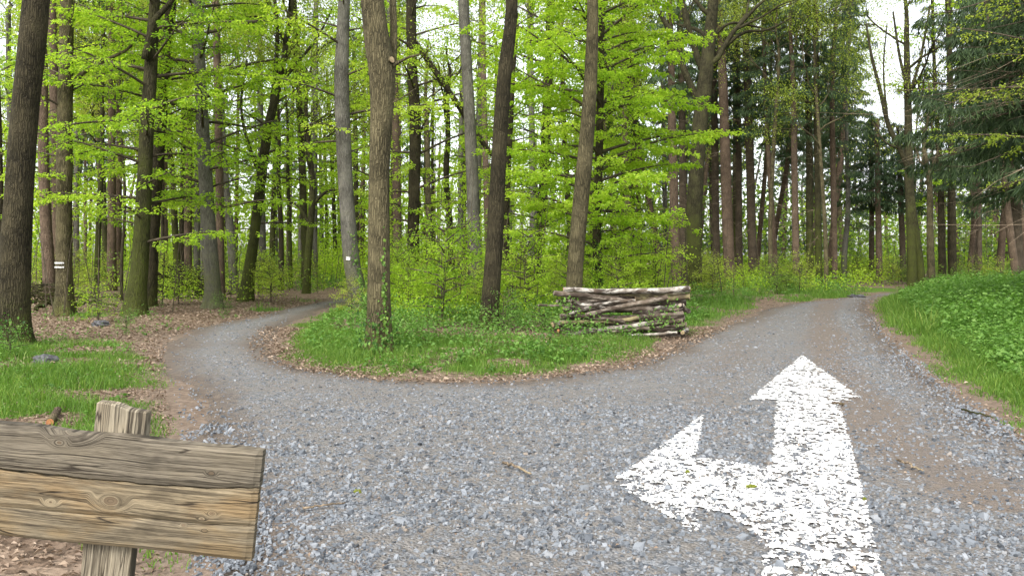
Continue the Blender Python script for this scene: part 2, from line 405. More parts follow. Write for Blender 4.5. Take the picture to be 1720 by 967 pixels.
_le = np.array(cm(left_edge)); _re = np.array(cm(right_edge))[::-1]
_le = _le[np.argsort(_le[:, 1])]; _re = _re[np.argsort(_re[:, 1])]
def x_left(y): return np.interp(y, _le[:, 1], _le[:, 0])
def x_right(y):
    return np.where(np.asarray(y) < 33, np.interp(y, _re[:, 1], _re[:, 0]), np.interp(y, [33, 34.5, 36], [15.3, 26, 40]))
def gh(x, y, sd=None):
    """height of the ground beside the road"""
    x = np.asarray(x, float); y = np.asarray(y, float); sh = x.shape
    if sd is None: sd = sd_road(x, y).reshape(sh)
    b = -.03 + sstep(.5, 1.6, sd) * (.05 + .16 * (fbm(x, y, .35, 3, 2) - .4))
    r = np.clip(x - x_right(y), 0, 40) * (np.asarray(y) < 34)
    b = b + .28 * sstep(.8, 5.0, r) + .35 * sstep(5, 14, r)
    far = sstep(30, 60, y)
    return b + .5 * far * fbm(x, y, .08, 9, 2)
def zsurf(x, y):
    sd = sd_road(x, y).reshape(np.shape(x)); return np.where(sd < 0, 0.0, gh(x, y, sd)), sd

def grass_density(x, y, sd):
    side_l = x < x_left(y); side_r = x > x_right(y)
    n = fbm(x, y, .55, 21, 3); n2 = fbm(x, y, 1.7, 25, 2)
    dl = np.clip(x_left(y) - x, 0, 50)
    gl = sstep(.46, .66, n + .25 * (n2 - .5) + .28 * sstep(.6, 2.2, dl) * sstep(14.5, 12.5, y) * sstep(7.6, 9.2, y) - .22 * sstep(13.5, 16, y) - .15 * sstep(8.5, 7.2, y))
    gc = sstep(.44, .68, n + .45 * (n2 - .5) + .16 * np.exp(-((sd - 1.0) / .8) ** 2) - .10 * sstep(2.5, 4, sd))
    pile = (np.abs(x - 2.1) < 1.5) & (y > 15.3) & (y < 17); gc = gc * np.where(pile, .0, 1)
    gr = sstep(.15, .40, n + .3)
    g = np.where(side_l, gl, np.where(side_r, gr, gc))
    return g * sstep(.12, .75, sd + np.where(side_r, .6, 1.5) * (n - .5) + .6 * (n2 - .5) + .15 * side_r) 

def grid_axis(fine0, fine1, step, far0, far1):
    a = list(np.arange(fine0, fine1 + step * .5, step)); s = step
    while a[-1] < far1: s *= 1.35; a.append(a[-1] + s)
    s = step
    while a[0] > far0: s *= 1.35; a.insert(0, a[0] - s)
    return np.array(a)
gx = grid_axis(-20, 22, .33, -1500, 1500); gy = grid_axis(1, 46, .33, -300, 2500)
X, Y = np.meshgrid(gx, gy); SD = sd_road(X, Y).reshape(X.shape)
Z = gh(X, Y, SD); Z = np.where((np.abs(X) > 80) | (Y > 150), np.minimum(Z, .3), Z)
V = np.stack([X, Y, Z], -1).reshape(-1, 3); nx = len(gx)
ii = (np.arange(len(gy) - 1)[:, None] * nx + np.arange(nx - 1)[None]).ravel()
Gd = grass_density(X, Y, SD)
me = mesh_np('forest_floor', V, [np.stack([ii, ii + 1, ii + nx + 1, ii + nx], 1)], M['ground'], smooth=True,
             attrs={'grassy': (Gd * .8).ravel(), 'soil': sstep(1.0, .1, SD).ravel()})
tag(obj('forest_floor', me), kind='structure')

def road_part(xs, ys, cond):
    X, Y = np.meshgrid(xs, ys); sd = sd_road(X, Y).reshape(X.shape)
    return X, Y, sd
Vs, Fs, E, Nd, off = [], [], [], [], 0
for (xs, ys) in ((np.arange(-8.4, 8.6, .085), np.arange(-2.0, 15.01, .085)), (np.arange(-9.0, 30.0, .2), np.arange(14.99, 39, .2))):
    X, Y = np.meshgrid(xs, ys); sd = sd_road(X, Y).reshape(X.shape)
    jit = .45 * (vn(X, Y, .9, 31) - .5) + .12 * (vn(X, Y, 6, 32) - .5)
    e = sd + jit
    Zr = -.06 * sstep(-.25, .32, e) + .02 * (fbm(X, Y, .8, 5, 2) - .5) * sstep(0, -.6, sd) + .012 * (vn(X, Y, 9, 8) - .5) * sstep(0, -.4, sd)
    n = len(xs); i = (np.arange(len(ys) - 1)[:, None] * n + np.arange(n - 1)[None])
    keep = (e[:-1, :-1] < .33)
    i = i[keep]
    Vs.append(np.stack([X, Y, Zr], -1).reshape(-1, 3)); E.append(e.ravel())
    # needle-littered bands: shoulder of the right road and broad soft bands between the wheel tracks
    rr = x_right(Y) - X
    nb = .75 * np.exp(-((rr - 1.25) / .45) ** 2) * (Y > 5) + .35 * np.exp(-((rr - 2.9) / .5) ** 2) * (Y > 7) + .55 * fbm(X * .6, Y * .35, .9, 41, 3) * sstep(-2.2, 2.8, X - .35 * Y + 2) + .25 * fbm(X, Y, .5, 45, 2)
    Nd.append(nb.ravel())
    Fs.append(np.stack([i, i + 1, i + n + 1, i + n], 1) + off); off += X.size
used = np.zeros(off, bool); FF = np.concatenate(Fs); used[FF.ravel()] = True
remap = np.cumsum(used) - 1
me = mesh_np('gravel_road', np.concatenate(Vs)[used], [remap[FF]], M['road'], smooth=True, attrs={'edge': np.concatenate(E)[used], 'needles': np.concatenate(Nd)[used]})
tag(obj('gravel_road', me), kind='structure')

# ------------------------------------------------------------------ painted arrow
ARW = np.array([GP(*p) for p in [(1347, 597), (1258, 672), (1305, 673), (1296, 787), (1230, 776), (1168, 770), (1182, 697), (1030, 808), (1072, 838), (1112, 862), (1142, 882), (1177, 908), (1168, 853), (1228, 866), (1262, 895), (1281, 930), (1272, 980), (1262, 1060), (1500, 1060), (1483, 967), (1440, 790), (1408, 673), (1450, 671)]])
def in_poly(P, x, y):
    x = np.asarray(x); y = np.asarray(y); c = np.zeros(x.shape, bool)
    for a, b in zip(P, np.roll(P, -1, 0)):
        m = (a[1] > y) != (b[1] > y)
        c ^= m & (x < (b[0] - a[0]) * (y - a[1]) / (b[1] - a[1] + 1e-12) + a[0])
    return c
FD = [(GP(1168, 900), .34, .22), (GP(1270, 985), .35, .25), (GP(1035, 812), .25, .2)]           # worn-off ends
def ARFADE(x, y): return sum(a * np.exp(-((x - p[0]) ** 2 + (y - p[1]) ** 2) / r ** 2) for p, r, a in FD)
# thin broken film of paint: cells eaten away where the gravel has shed it
st = .022
X, Y = np.meshgrid(np.arange(.4, 5.2, st), np.arange(3.3, 13.2, st))
X = X + st * .5 * (vn(X, Y, 40, 3) - .5); Y = Y + st * .5 * (vn(X, Y, 40, 4) - .5)
Zp = .006 + .02 * (fbm(X, Y, .8, 5, 2) - .5) + .012 * (vn(X, Y, 9, 8) - .5) + .008 * vn(X, Y, 28, 11)
n = X.shape[1]; i = (np.arange(X.shape[0] - 1)[:, None] * n + np.arange(n - 1)[None])
cx, cy = X[:-1, :-1] + st / 2, Y[:-1, :-1] + st / 2
keep = in_poly(ARW, cx, cy) & (fbm(cx, cy, 26, 51, 2) + .12 * (vn(cx, cy, 2.5, 53) - .5) - ARFADE(cx, cy) > .44)
i = i[keep]; Fq = np.stack([i, i + 1, i + n + 1, i + n], 1)
used = np.zeros(X.size, bool); used[Fq.ravel()] = True; remap = np.cumsum(used) - 1
arrow_geo = Geo()
arrow_geo.add(np.stack([X, Y, Zp], -1).reshape(-1, 3)[used], remap[Fq], 0)

# ------------------------------------------------------------------ gravel stones
CUBE = np.array([(-1, -1, -1), (1, -1, -1), (1, 1, -1), (-1, 1, -1), (-1, -1, 1), (1, -1, 1), (1, 1, 1), (-1, 1, 1)], float) * .62
CF = np.array([(0, 3, 2, 1), (4, 5, 6, 7), (0, 1, 5, 4), (1, 2, 6, 5), (2, 3, 7, 6), (3, 0, 4, 7)])
def stones(x, y, z, s, g):
    n = len(x)
    B = CUBE[None] * (1 + g.uniform(-.45, .45, (n, 8, 3)))
    B[:, 4:, :2] *= g.uniform(.45, 1.0, (n, 1, 1))
    B *= np.stack([g.uniform(.8, 1.5, n), g.uniform(.7, 1.1, n), g.uniform(.4, .85, n)], 1)[:, None]
    tx = g.normal(0, .3, n)[:, None]; B[..., 2] += B[..., 0] * tx
    a = g.uniform(0, 6.28, n); ca, sa = np.cos(a)[:, None], np.sin(a)[:, None]
    bx, by = B[..., 0] * ca - B[..., 1] * sa, B[..., 0] * sa + B[..., 1] * ca
    V = np.stack([bx, by, B[..., 2]], -1) * s[:, None, None] + np.stack([x, y, z + s * .12], -1)[:, None]
    Fa = (np.arange(n)[:, None, None] * 8 + CF[None]).reshape(-1, 4)
    return V.reshape(-1, 3), Fa
gs = np.random.default_rng(3)
xs, ys, ss = [], [], []
for (d0, d1, N, s0) in ((2.6, 5.5, 34000, .0112), (5.5, 8.5, 32000, .0120), (8.5, 13, 30000, .0125), (13, 22, 13000, .017), (22, 36, 5000, .022)):
    d = np.sqrt(gs.uniform(d0 * d0, d1 * d1, N)); x = gs.uniform(-.74, .76, N) * d
    if d0 > 12: x = gs.uniform(-.45, .55, N) * d
    s = s0 * np.exp(gs.normal(0, .38 if d0 < 8 else .22, N))
    xs.append(x); ys.append(d); ss.append(s)
x, y, s = np.concatenate(xs), np.concatenate(ys), np.concatenate(ss)
sd = sd_road(x, y)
rr = x_right(y) - x
dn = .32 + 1.2 * (fbm(x, y, .55, 61, 3) - .25) + .9 * (fbm(x, y, 2.4, 67, 2) - .4) - .30 * np.exp(-((rr - 1.3) / .55) ** 2) * (y > 5) + .45 * np.exp(-((rr - .35) / .4) ** 2)
dn *= np.where((rr > 1.6) & (y + 1.5 * fbm(x, y, .6, 66, 2) > 8.3), .12 + .88 * sstep(-.1, -1.1, sd + 1.1 * (fbm(x, y, .7, 65, 2) - .5)), 1)
dn *= 1 - .3 * sstep(7.5, 10, y) * (rr > 1.2)
k = (sd < .12) & (gs.uniform(0, 1, len(x)) < np.clip(dn, .17, 1))
x, y, s, sd = x[k], y[k], s[k], sd[k]
z = np.where(sd < -.05, .02 * (fbm(x, y, .8, 5, 2) - .5), -.03)
inside = in_poly(ARW, x, y) & (gs.uniform(0, 1, len(x)) < .74 - 1.6 * ARFADE(x, y))
m = ~inside
Vg, Fg = stones(x[m], y[m], z[m], s[m], gs)
me = mesh_np('gravel', Vg, [Fg], M['stone'], attrs={'tint': np.repeat(gs.beta(1.6, 1.6, m.sum()), 8)})
tag(obj('gravel', me), kind='stuff')
Vg, Fg = stones(x[inside], y[inside], z[inside] + .004, s[inside] * 1.05, gs)
arrow_geo.add(Vg, Fg, 1, np.repeat(gs.uniform(0, 1, inside.sum()), 8))
tag(obj('painted_arrow', arrow_geo.mesh('painted_arrow', [M['paint'], M['paint_stone']])), 'worn white two-headed arrow painted on the gravel, pointing ahead and left', 'road marking')

# ------------------------------------------------------------------ tree building blocks
def axis_of(P):
    P = np.asarray(P)
    def f(z): return np.array([np.interp(z, P[:, 2], P[:, 0]), np.interp(z, P[:, 2], P[:, 1])])
    return f

def beech_crown(g, ax, z0, z1, Rm, nb, leaf=.10, dens_=85, az0=None, azw=math.pi, low=.75, droop=.10, clump=1.0, up=.18):
    """tiers of flat, slightly drooping sprays; returns (leaf Geo, branch Geo)"""
    Lg, Bg = Geo(), Geo()
    for b in range(nb):
        t = (b + g.uniform(0, 1)) / nb; z = z0 + (z1 - z0) * t
        az = b * 2.39996 + g.normal(0, .3) if az0 is None else az0 + g.uniform(-azw, azw)
        env = (low + (1 - low) * min(1, t / .3)) * (1 - .75 * max(0, (t - .45) / .55) ** 1.5)
        L = Rm * env * g.uniform(.6, 1.08); el = g.normal(up, .12) + .35 * t
        h = np.array([math.cos(az), math.sin(az)]); c = ax(z)
        s = np.linspace(0, 1, 7); drp = droop * L * g.uniform(.7, 1.8)
        ctr = np.stack([c[0] + h[0] * L * s, c[1] + h[1] * L * s, z + math.tan(el) * L * s - drp * s ** 2.2], 1)
        wob = g.normal(0, .05 * L, (7, 3)) * s[:, None]; wob[:, 2] *= .4; ctr += np.cumsum(wob, 0) * .35
        V, Fs = tube(ctr, np.linspace(.012 * L + .008, .004, 7), 4, cap=False); Bg.add(V, Fs)
        nt = max(5, int(L * 4.2)); tt = np.linspace(.18, 1.0, nt) + g.normal(0, .02, nt); tt = np.clip(tt, .1, 1)
        side = np.where(np.arange(nt) % 2, 1., -1.); ang = side * g.uniform(.6, 1.05, nt) * (1 - .6 * (tt > .97))
        tl = (.42 * L * (1 - tt) ** .8 + .12 * L ** .5) * g.uniform(.6, 1.15, nt)
        ca, sa = np.cos(ang), np.sin(ang)
        td = np.stack([h[0] * ca - h[1] * sa, h[0] * sa + h[1] * ca, g.normal(0, .10, nt) - .05], 1)
        base = np.stack([np.interp(tt, s, ctr[:, k]) for k in range(3)], 1)
        for k in range(0, nt, 2):
            V, Fs = tube(np.stack([base[k], base[k] + td[k] * tl[k] * .5 , base[k] + td[k] * tl[k] - [0, 0, .08 * tl[k]]]), [.006 + .003 * tl[k], .004, .002], 3, cap=False); Bg.add(V, Fs)
        n = int(dens_ * L * L * .62 * g.uniform(.6, 1.2) / (leaf / .1) ** 2)
        if n < 4: continue
        w = tl / tl.sum(); k = g.choice(nt, n, p=w); q = np.ceil(g.uniform(0.05, 1, n) * 6) / 6 + g.normal(0, .02, n)
        sub = g.choice([-1., 1.], n); sl = tl[k] * .30 * (1.15 - q) + .05; u = g.uniform(0, 1, n)
        sda = np.stack([td[k, 0] * .62 - td[k, 1] * .78 * sub, td[k, 1] * .62 + td[k, 0] * .78 * sub, td[k, 2] - .12], 1)
        P = base[k] + td[k] * (tl[k] * q)[:, None] + sda * (sl * u)[:, None]
        P[:, 2] += -.08 * tl[k] * q * q + g.normal(0, .035 * clump, n)
        D = sda + g.normal(0, .45, (n, 3)); D[:, 2] -= .15
        N = np.stack([g.normal(0, .38, n), g.normal(0, .38, n), np.ones(n)], 1)
        LL = leaf * g.uniform(.7, 1.25, n)
        V, Fq = leaves(P, D, norm(N), LL, LL * .68)
        Lg.add(V, Fq, 0, np.repeat(np.clip(g.normal(.5 + g.normal(0, .12), .2, n), 0, 1), 4))
    return Lg, Bg

def airy_crown(g, tips, n_per, spread, leaf=.09):
    Lg = Geo()
    for p in tips:
        n = max(3, int(n_per * g.uniform(.5, 1.5)))
        P = p + g.normal(0, 1, (n, 3)) * np.array([spread, spread, spread * .55])
        D = g.normal(0, 1, (n, 3)); D[:, 2] -= .3
        N = np.stack([g.normal(0, .7, n), g.normal(0, .7, n), np.ones(n)], 1)
        LL = leaf * g.uniform(.6, 1.3, n)
        V, Fq = leaves(P, D, norm(N), LL, LL * .62)
        Lg.add(V, Fq, 0, np.repeat(np.clip(g.normal(.5 + g.normal(0, .15), .2, n), 0, 1), 4))
    return Lg

def limb_system(g, Bg, p, d, L, r, level, tips, gnarl=.35, maxl=3, seg=6):
    """recursive limbs; collects points along the outer twigs in tips"""
    n = 6; P = [np.array(p)]; dd = np.array(d, float)
    for k in range(n):
        dd = norm(dd + g.normal(0, gnarl / (n ** .5) * 1.2, 3) + np.array([0, 0, .06])); P.append(P[-1] + dd * L / n)
    P = np.array(P); V, Fs = tube(P, np.linspace(r, r * .42, n + 1), seg, cap=False); Bg.add(V, Fs)
    if level >= maxl:
        tips += [P[-1], P[-2], P[-4]]; return
    kids = 3 if level else 4
    for c in range(kids):
        t = g.uniform(.35, 1.0) if c else 1.0
        i = min(n, int(t * n)); base = P[i]
        ax = norm(g.normal(0, 1, 3)); nd = norm(dd + ax * g.uniform(.45, .85))
        limb_system(g, Bg, base, nd, L * g.uniform(.5, .75), r * (1 - .58 * t) * .75, level + 1, tips, gnarl, maxl, max(3, seg - 1))

def spruce_crown(g, ax, z0, z1, Rm, nb, per=150, nl=.20, azs=None, tm=1.0):
    Lg, Bg = Geo(), Geo()
    for b in range(nb):
        t = tm * (b + g.uniform(0, 1)) / nb; z = z0 + (z1 - z0) * t
        az = b * 2.39996 + g.normal(0, .35) if azs is None else g.uniform(*azs)
        L = Rm * (1 - t) ** .65 * g.uniform(.55, 1.1) * (.6 + .4 * min(1, t / .15)) + .15
        h = np.array([math.cos(az), math.sin(az)]); c = ax(z); s = np.linspace(0, 1, 6)
        ctr = np.stack([c[0] + h[0] * L * s, c[1] + h[1] * L * s, z + (-.10 * L) * s - .28 * L * s ** 1.6 + .16 * L * s ** 4 + g.normal(0, .02 * L, 6)], 1)
        V, Fs = tube(ctr, np.linspace(.010 * L + .008, .004, 6), 3, cap=False); Bg.add(V, Fs)
        n = int(per * (L / Rm + .25) * g.uniform(.5, 1.2))
        nt = max(5, int(L * 5)); k = g.integers(0, nt, n); tq = .12 + .88 * (k + .5) / nt; side = g.choice([-1., 1.], n)
        tl = (.30 * L * (1.1 - tq) + .12) ; u = g.uniform(.05, 1, n)
        bx = np.stack([np.interp(tq, s, ctr[:, q]) for q in range(3)], 1)
        lat = np.stack([-h[1] * side * .85 + h[0] * .5, h[0] * side * .85 + h[1] * .5, np.full(n, -.25)], 1)
        P = bx + lat * (tl * u)[:, None]; P[:, 2] -= .45 * tl * u * u + np.abs(g.normal(0, .05, n))
        D = lat * .7 + g.normal(0, .35, (n, 3)); D[:, 2] -= .75
        N = norm(g.normal(0, .6, (n, 3)) + np.array([h[0] * .3, h[1] * .3, 1]))
        LL = nl * g.uniform(.6, 1.4, n)
        V, Fq = leaves(P, D, N, LL, LL * .13, .05)
        Lg.add(V, Fq, 0, np.repeat(np.clip(.35 + .35 * u + g.normal(0, .15, n), 0, 1), 4))
    return Lg, Bg

def dead_twigs(g, ax, z0, z1, n, L0, r=.012, azs=None):
    Bg = Geo()
    for k in range(n):
        z = g.uniform(z0, z1); az = g.uniform(0, 6.28) if azs is None else g.uniform(*azs); L = L0 * g.uniform(.3, 1.1); c = ax(z)
        h = np.array([math.cos(az), math.sin(az)]); s = np.linspace(0, 1, 5)
        P = np.stack([c[0] + h[0] * L * s, c[1] + h[1] * L * s, z + L * g.normal(-.12, .18) * s - .12 * L * s * s], 1) + g.normal(0, .025 * L, (5, 3)) * s[:, None]
        V, Fs = tube(P, np.linspace(r, .003, 5), 3, cap=False); Bg.add(V, Fs)
        for q in range(3):
            i = g.integers(1, 4); e = P[i] + (h[0] * .3 * L + g.normal(0, .22 * L)) * np.array([1, 0, 0]) + (h[1] * .3 * L + g.normal(0, .22 * L)) * np.array([0, 1, 0]) + np.array([0, 0, g.normal(-.08, .1) * L])
            V, Fs = tube(np.stack([P[i], (P[i] + e) / 2 + g.normal(0, .02 * L, 3), e]), [r * .5, r * .35, .002], 3, cap=False); Bg.add(V, Fs)
    return Bg

class Tree:
    """a trunk traced at its true distance and size, standing on the ground; parts are added in its own coordinates"""
    def __init__(s, name, label, cat, d, path, barkm, H=17, group=None, seg=16, flare=.5, seed=1, rough=.035):
        s.g = np.random.default_rng(seed); s.d = d
        W = np.array([WP(px, py, d) for px, py, w in path]); r = np.array([w / 2 / F * d for _, _, w in path])
        gz = float(gh(W[0, 0], d)); o = np.array([W[0, 0], d, gz])
        W = W - o; W[0, 2] = min(W[0, 2], -.02) if W[0, 2] < .3 else W[0, 2]
        if W[0, 2] > 0:                                   # foot hidden in the photo: run it down to the ground
            dr = W[1] - W[0]; k = W[0, 2] / max(dr[2], .3)
            W = np.vstack([W[0] - dr * np.array([k * .5, 0, 0]) - [0, 0, W[0, 2]], W]); r = np.concatenate([[r[0] * 1.1], r])
        W[0, 2] = -.12
        if W[-1, 2] < H:
            dr = W[-1] - W[-2]; dr = dr / max(dr[2], .2) ; dr[:2] *= .5
            top = W[-1, 2]
            for k in (.33, .66, 1.0):
                z = top + (H - top) * k; W = np.vstack([W, W[-1] + dr * (z - W[-1, 2]) + np.append(s.g.normal(0, .12, 2), 0)]); r = np.append(r, max(r[-1] * .72, .03))
        # depth sway so the stems are not all in one plane
        sw = s.g.normal(0, .5); W[:, 1] += sw * (np.maximum(W[:, 2], 0) / H) ** 1.5
        n = int(min(60, max(14, H / .35))); cum = np.concatenate([[0], np.cumsum(np.linalg.norm(np.diff(W, axis=0), axis=1))])
        P = catmull(W, 200); R4 = catmull(np.stack([r, cum * 0, cum], 1), 200)[:, 0]
        zc = np.concatenate([[0], np.cumsum(np.linalg.norm(np.diff(P, axis=0), axis=1))])
        tq = zc[-1] * np.linspace(0, 1, n) ** 1.25
        s.P = np.stack([np.interp(tq, zc, P[:, k]) for k in range(3)], 1); s.r = np.maximum(np.interp(tq, zc, R4), .012)
        s.root = thing(name, label, cat, tuple(o), 0, group); s.o = o
        V, Fs = tube(s.P, s.r, seg, rough, seed, True, flare)
        gg = Geo(); gg.add(V, Fs)
        s.trunk = obj('trunk', gg.mesh('trunk', [barkm], True), s.root); s.bark = barkm
        s.ax = axis_of(s.P)
    def rad(s, z): return float(np.interp(z, s.P[:, 2], s.r))
    def limb(s, path, rough=.05):
        """limb traced in photo pixels (same distance unless a 4th value shifts it), in the trunk's bark"""
        P = np.array([WP(p[0], p[1], s.d) + np.array([0, (p[3] if len(p) > 3 else 0), 0]) for p in path]) - s.o
        r = np.array([p[2] / 2 / F * s.d for p in path]); n = len(P) * 4
        Q = catmull(P, n); rq = np.interp(np.linspace(0, 1, n), np.linspace(0, 1, len(r)), r)
        V, Fs = tube(Q, np.maximum(rq, .01), 8, rough, int(path[0][0])); gg = Geo(); gg.add(V, Fs)
        obj('limb', gg.mesh('limb', [s.bark], True), s.root); return Q
    def beech(s, mat='beech', **k):
        L, B = beech_crown(s.g, s.ax, **k)
        obj('crown', L.mesh('crown', [M[mat]]), s.root); obj('branches', B.mesh('branches', [M['twig']], True), s.root)
    def airy(s, z, n_limbs=5, L=3.2, n_per=28, spread=.4, leaf=.09, mat='oak', maxl=2):
        tips, B = [], Geo()
        for k in range(n_limbs):
            zz = z + (s.P[-1, 2] - z) * k / n_limbs; c = s.ax(zz); az = s.g.uniform(0, 6.28)
            limb_system(s.g, B, (c[0], c[1], zz), (math.cos(az) * .8, math.sin(az) * .8, .7), L * s.g.uniform(.7, 1.2), s.rad(zz) * .42 + .008, 0, tips, .35, maxl)
        obj('branches', B.mesh('branches', [s.bark], True), s.root)
        if n_per: obj('crown', airy_crown(s.g, tips, n_per, spread, leaf).mesh('crown', [M[mat]]), s.root)
    def spruce(s, z0, Rm=2.2, nb=60, per=130, twigs=26, nl=.22):
        L, B = spruce_crown(s.g, s.ax, z0, s.P[-1, 2] + .4, Rm, nb, int(per * 2.0), nl)
        obj('crown', L.mesh('crown', [M['needle']]), s.root); obj('branches', B.mesh('branches', [M['twig']], True), s.root)
        if twigs: obj('dead_branches', dead_twigs(s.g, s.ax, 2.2, z0 + 1, twigs, 1.5).mesh('dead_branches', [M['deadtwig']], True), s.root)
    def ivy(s, z0, z1, n, az0, azw, thick=.05, leaf=.07):
        z = s.g.uniform(z0, z1, n) ; z = z0 + (z - z0) * s.g.uniform(.3, 1, n)
        az = az0 + azw * s.g.normal(0, .5, n); rr = np.array([s.rad(q) for q in z]) * 1.05 + s.g.uniform(0, thick, n) + .12 * np.exp(-z / .3) * s.g.uniform(0, 1, n)
        c = np.array([s.ax(q) for q in z]); out = np.stack([np.cos(az), np.sin(az), np.zeros(n)], 1)
        P = np.stack([c[:, 0], c[:, 1], z], 1) + out * rr[:, None]
        D = np.stack([s.g.normal(0, .4, n), s.g.normal(0, .4, n), -np.ones(n)], 1); LL = leaf * s.g.uniform(.6, 1.3, n)
        V, Fq = leaves(P, D, norm(out + s.g.normal(0, .35, (n, 3)) + [0, 0, .4]), LL, LL * .85)
        G = Geo(); G.add(V, Fq, 0, np.repeat(s.g.uniform(0, 1, n), 4)); obj('ivy', G.mesh('ivy', [M['ivy']]), s.root)

# ------------------------------------------------------------------ trees traced one by one (photo pixels, distance in metres)
B_ = M
# left wood
t = Tree('oak_tree', 'thick dark leaning trunk at the left edge of the photo, mossy foot', 'tree', 14.3, [(20, 582, 62), (22, 520, 50), (27, 400, 46), (38, 200, 42), (58, 0, 40)], M['bark_dark'], 17, seg=28, seed=11)
t.airy(9.5, 6, 3.2, 24, .5, .09, 'beech'); t.ivy(.05, .9, 90, -1.2, .8, .12, .06)
t = Tree('oak_tree', 'straight brown trunk with two white paint stripes, left wood', 'tree', 21.4, [(108, 532, 34), (108, 480, 27), (108, 400, 25), (110, 250, 24), (116, 0, 20)], M['bark_oak'], 17, seg=22, seed=12)
Q = t.limb([(116, 148, 9), (140, 122, 8), (180, 100, 6), (215, 82, 5), (238, 50, 3)])
t.airy(9, 6, 3, 24, .5, .09, 'oak'); t.beech(z0=2.6, z1=9, Rm=2.6, nb=16, leaf=.075, dens_=75)
for k, zz in enumerate((441.5, 448.5)):                # two painted stripes wrapped on the trunk
    c = WP(108, zz, 21.4) - t.o; th = np.linspace(-1.62 - .85, -1.62 + .55, 9); a = t.ax(c[2]); rr = t.rad(c[2]) * 1.06 + .008
    V = np.array([[a[0] + rr * math.cos(q), a[1] + rr * math.sin(q), c[2] + s] for q in th for s in (-.022, .022)])
    obj('paint_stripe', mesh_np('paint_stripe', V, [np.array([(2 * i, 2 * i + 2, 2 * i + 3, 2 * i + 1) for i in range(8)])], M['white_mark']), t.root)
t = Tree('beech_tree', 'dark green mossy twin-topped trunk right of the striped trunk, left wood', 'tree', 20.8, [(228, 535, 40), (230, 490, 32), (235, 430, 27), (241, 250, 23), (246, 80, 20), (249, 0, 17)], M['bark_moss'], 15, seg=22, seed=13)
t.limb([(244, 100, 14), (258, 40, 11), (280, 12, 9), (310, -25, 7)])
t.beech(z0=1.9, z1=13, Rm=3.6, nb=42, leaf=.085, dens_=80)
t = Tree('beech_tree', 'shadowed mossy trunk close behind the twin-topped one', 'tree', 24.5, [(250, 512, 24), (255, 440, 20), (259, 380, 19), (272, 180, 18), (287, 0, 17)], M['bark_dark'], 15, seg=16, seed=14)
t.beech(z0=5.5, z1=13, Rm=3, nb=20, leaf=.09, dens_=70)
t = Tree('beech_tree', 'tall grey trunk standing in the fallen leaves left of the path bend', 'tree', 23.8, [(358, 521, 34), (357, 480, 26), (352, 400, 25), (345, 250, 21), (336, 0, 17)], M['bark_grey'], 16, seg=20, seed=15)
t.beech(z0=2.6, z1=14, Rm=4.0, nb=44, leaf=.09, dens_=75)
t = Tree('pine_tree', 'slim brownish pine stem touching the tall grey trunk on its right', 'tree', 28, [(371, 500, 14), (368, 300, 13), (362, 60, 12), (360, 0, 12)], M['bark_pine'], 17, seed=16, seg=12)
t.airy(12, 4, 2, 40, .5)
t = Tree('beech_tree', 'dark curved trunk forking high up, last one before the left path', 'tree', 26.8, [(413, 512, 26), (418, 460, 20), (427, 400, 17), (440, 300, 16), (455, 205, 15), (478, 110, 10), (495, 0, 9)], M['bark_moss'], 13, seg=18, seed=17)
t.limb([(454, 210, 12), (462, 130, 9), (466, 60, 7), (462, 0, 6), (460, -60, 4)]); t.limb([(470, 140, 8), (500, 105, 6), (535, 60, 4), (560, 10, 3)]); t.limb([(440, 300, 8), (420, 250, 6), (405, 180, 5), (415, 100, 3)])
t.airy(8.5, 4, 2.6, 40, .5, .08, 'beech'); t.beech(z0=2.4, z1=9, Rm=3.2, nb=14, leaf=.08, dens_=60)
t = Tree('oak_tree', 'small knotty tree with crooked side branches beside the far end of the left path', 'tree', 33, [(514, 493, 14), (518, 430, 12), (525, 330, 11), (521, 255, 9)], M['bark_moss'], 9.5, seg=12, seed=18)
t.limb([(524, 345, 6), (548, 322, 5), (572, 318, 3)]); t.limb([(522, 380, 6), (500, 345, 5), (484, 340, 3)]); t.airy(5.0, 5, 2.6, 30, .5, .08, 'oak')
t = Tree('pine_tree', 'reddish pine trunk between the edge trunk and the striped trunk', 'tree', 26, [(84, 490, 20), (78, 400, 18), (73, 300, 17), (68, 120, 16), (66, 0, 14)], M['bark_pine'], 17, seed=19, seg=14)
t.airy(12, 4, 2, 40, .5)
t = Tree('pine_tree', 'pale reddish pine half hidden behind the striped trunk', 'tree', 31, [(98, 470, 15), (96, 300, 14), (93, 0, 13)], M['bark_pine'], 18, seed=20, seg=12)
t.airy(13, 4, 2, 40, .5)
# the middle
t = Tree('beech_tree', 'light grey leaning trunk with ivy strip and small white mark, beside the left path', 'tree', 21.4, [(606, 534, 40), (601, 490, 31), (590, 430, 27), (581, 300, 25), (575, 150, 24), (580, 0, 19)], M['bark_grey'], 16, seg=24, seed=21)
t.ivy(.1, 2.4, 220, -.9, .45, .03, .06); t.airy(9.5, 6, 3, 26, .5, .08, 'beech'); t.beech(z0=4.0, z1=9.5, Rm=2.6, nb=14, leaf=.08, dens_=55)
c = WP(586, 434, 21.4) - t.o; a = t.ax(c[2]); rr = t.rad(c[2]) * 1.07 + .01
th = np.linspace(-1.57 - .42, -1.57 + .05, 5); V = np.array([[a[0] + rr * math.cos(q), a[1] + rr * math.sin(q), c[2] + s] for q in th for s in (-.045, .045)])
obj('paint_mark', mesh_np('paint_mark', V, [np.array([(2 * i, 2 * i + 2, 2 * i + 3, 2 * i + 1) for i in range(4)])], M['white_mark']), t.root)

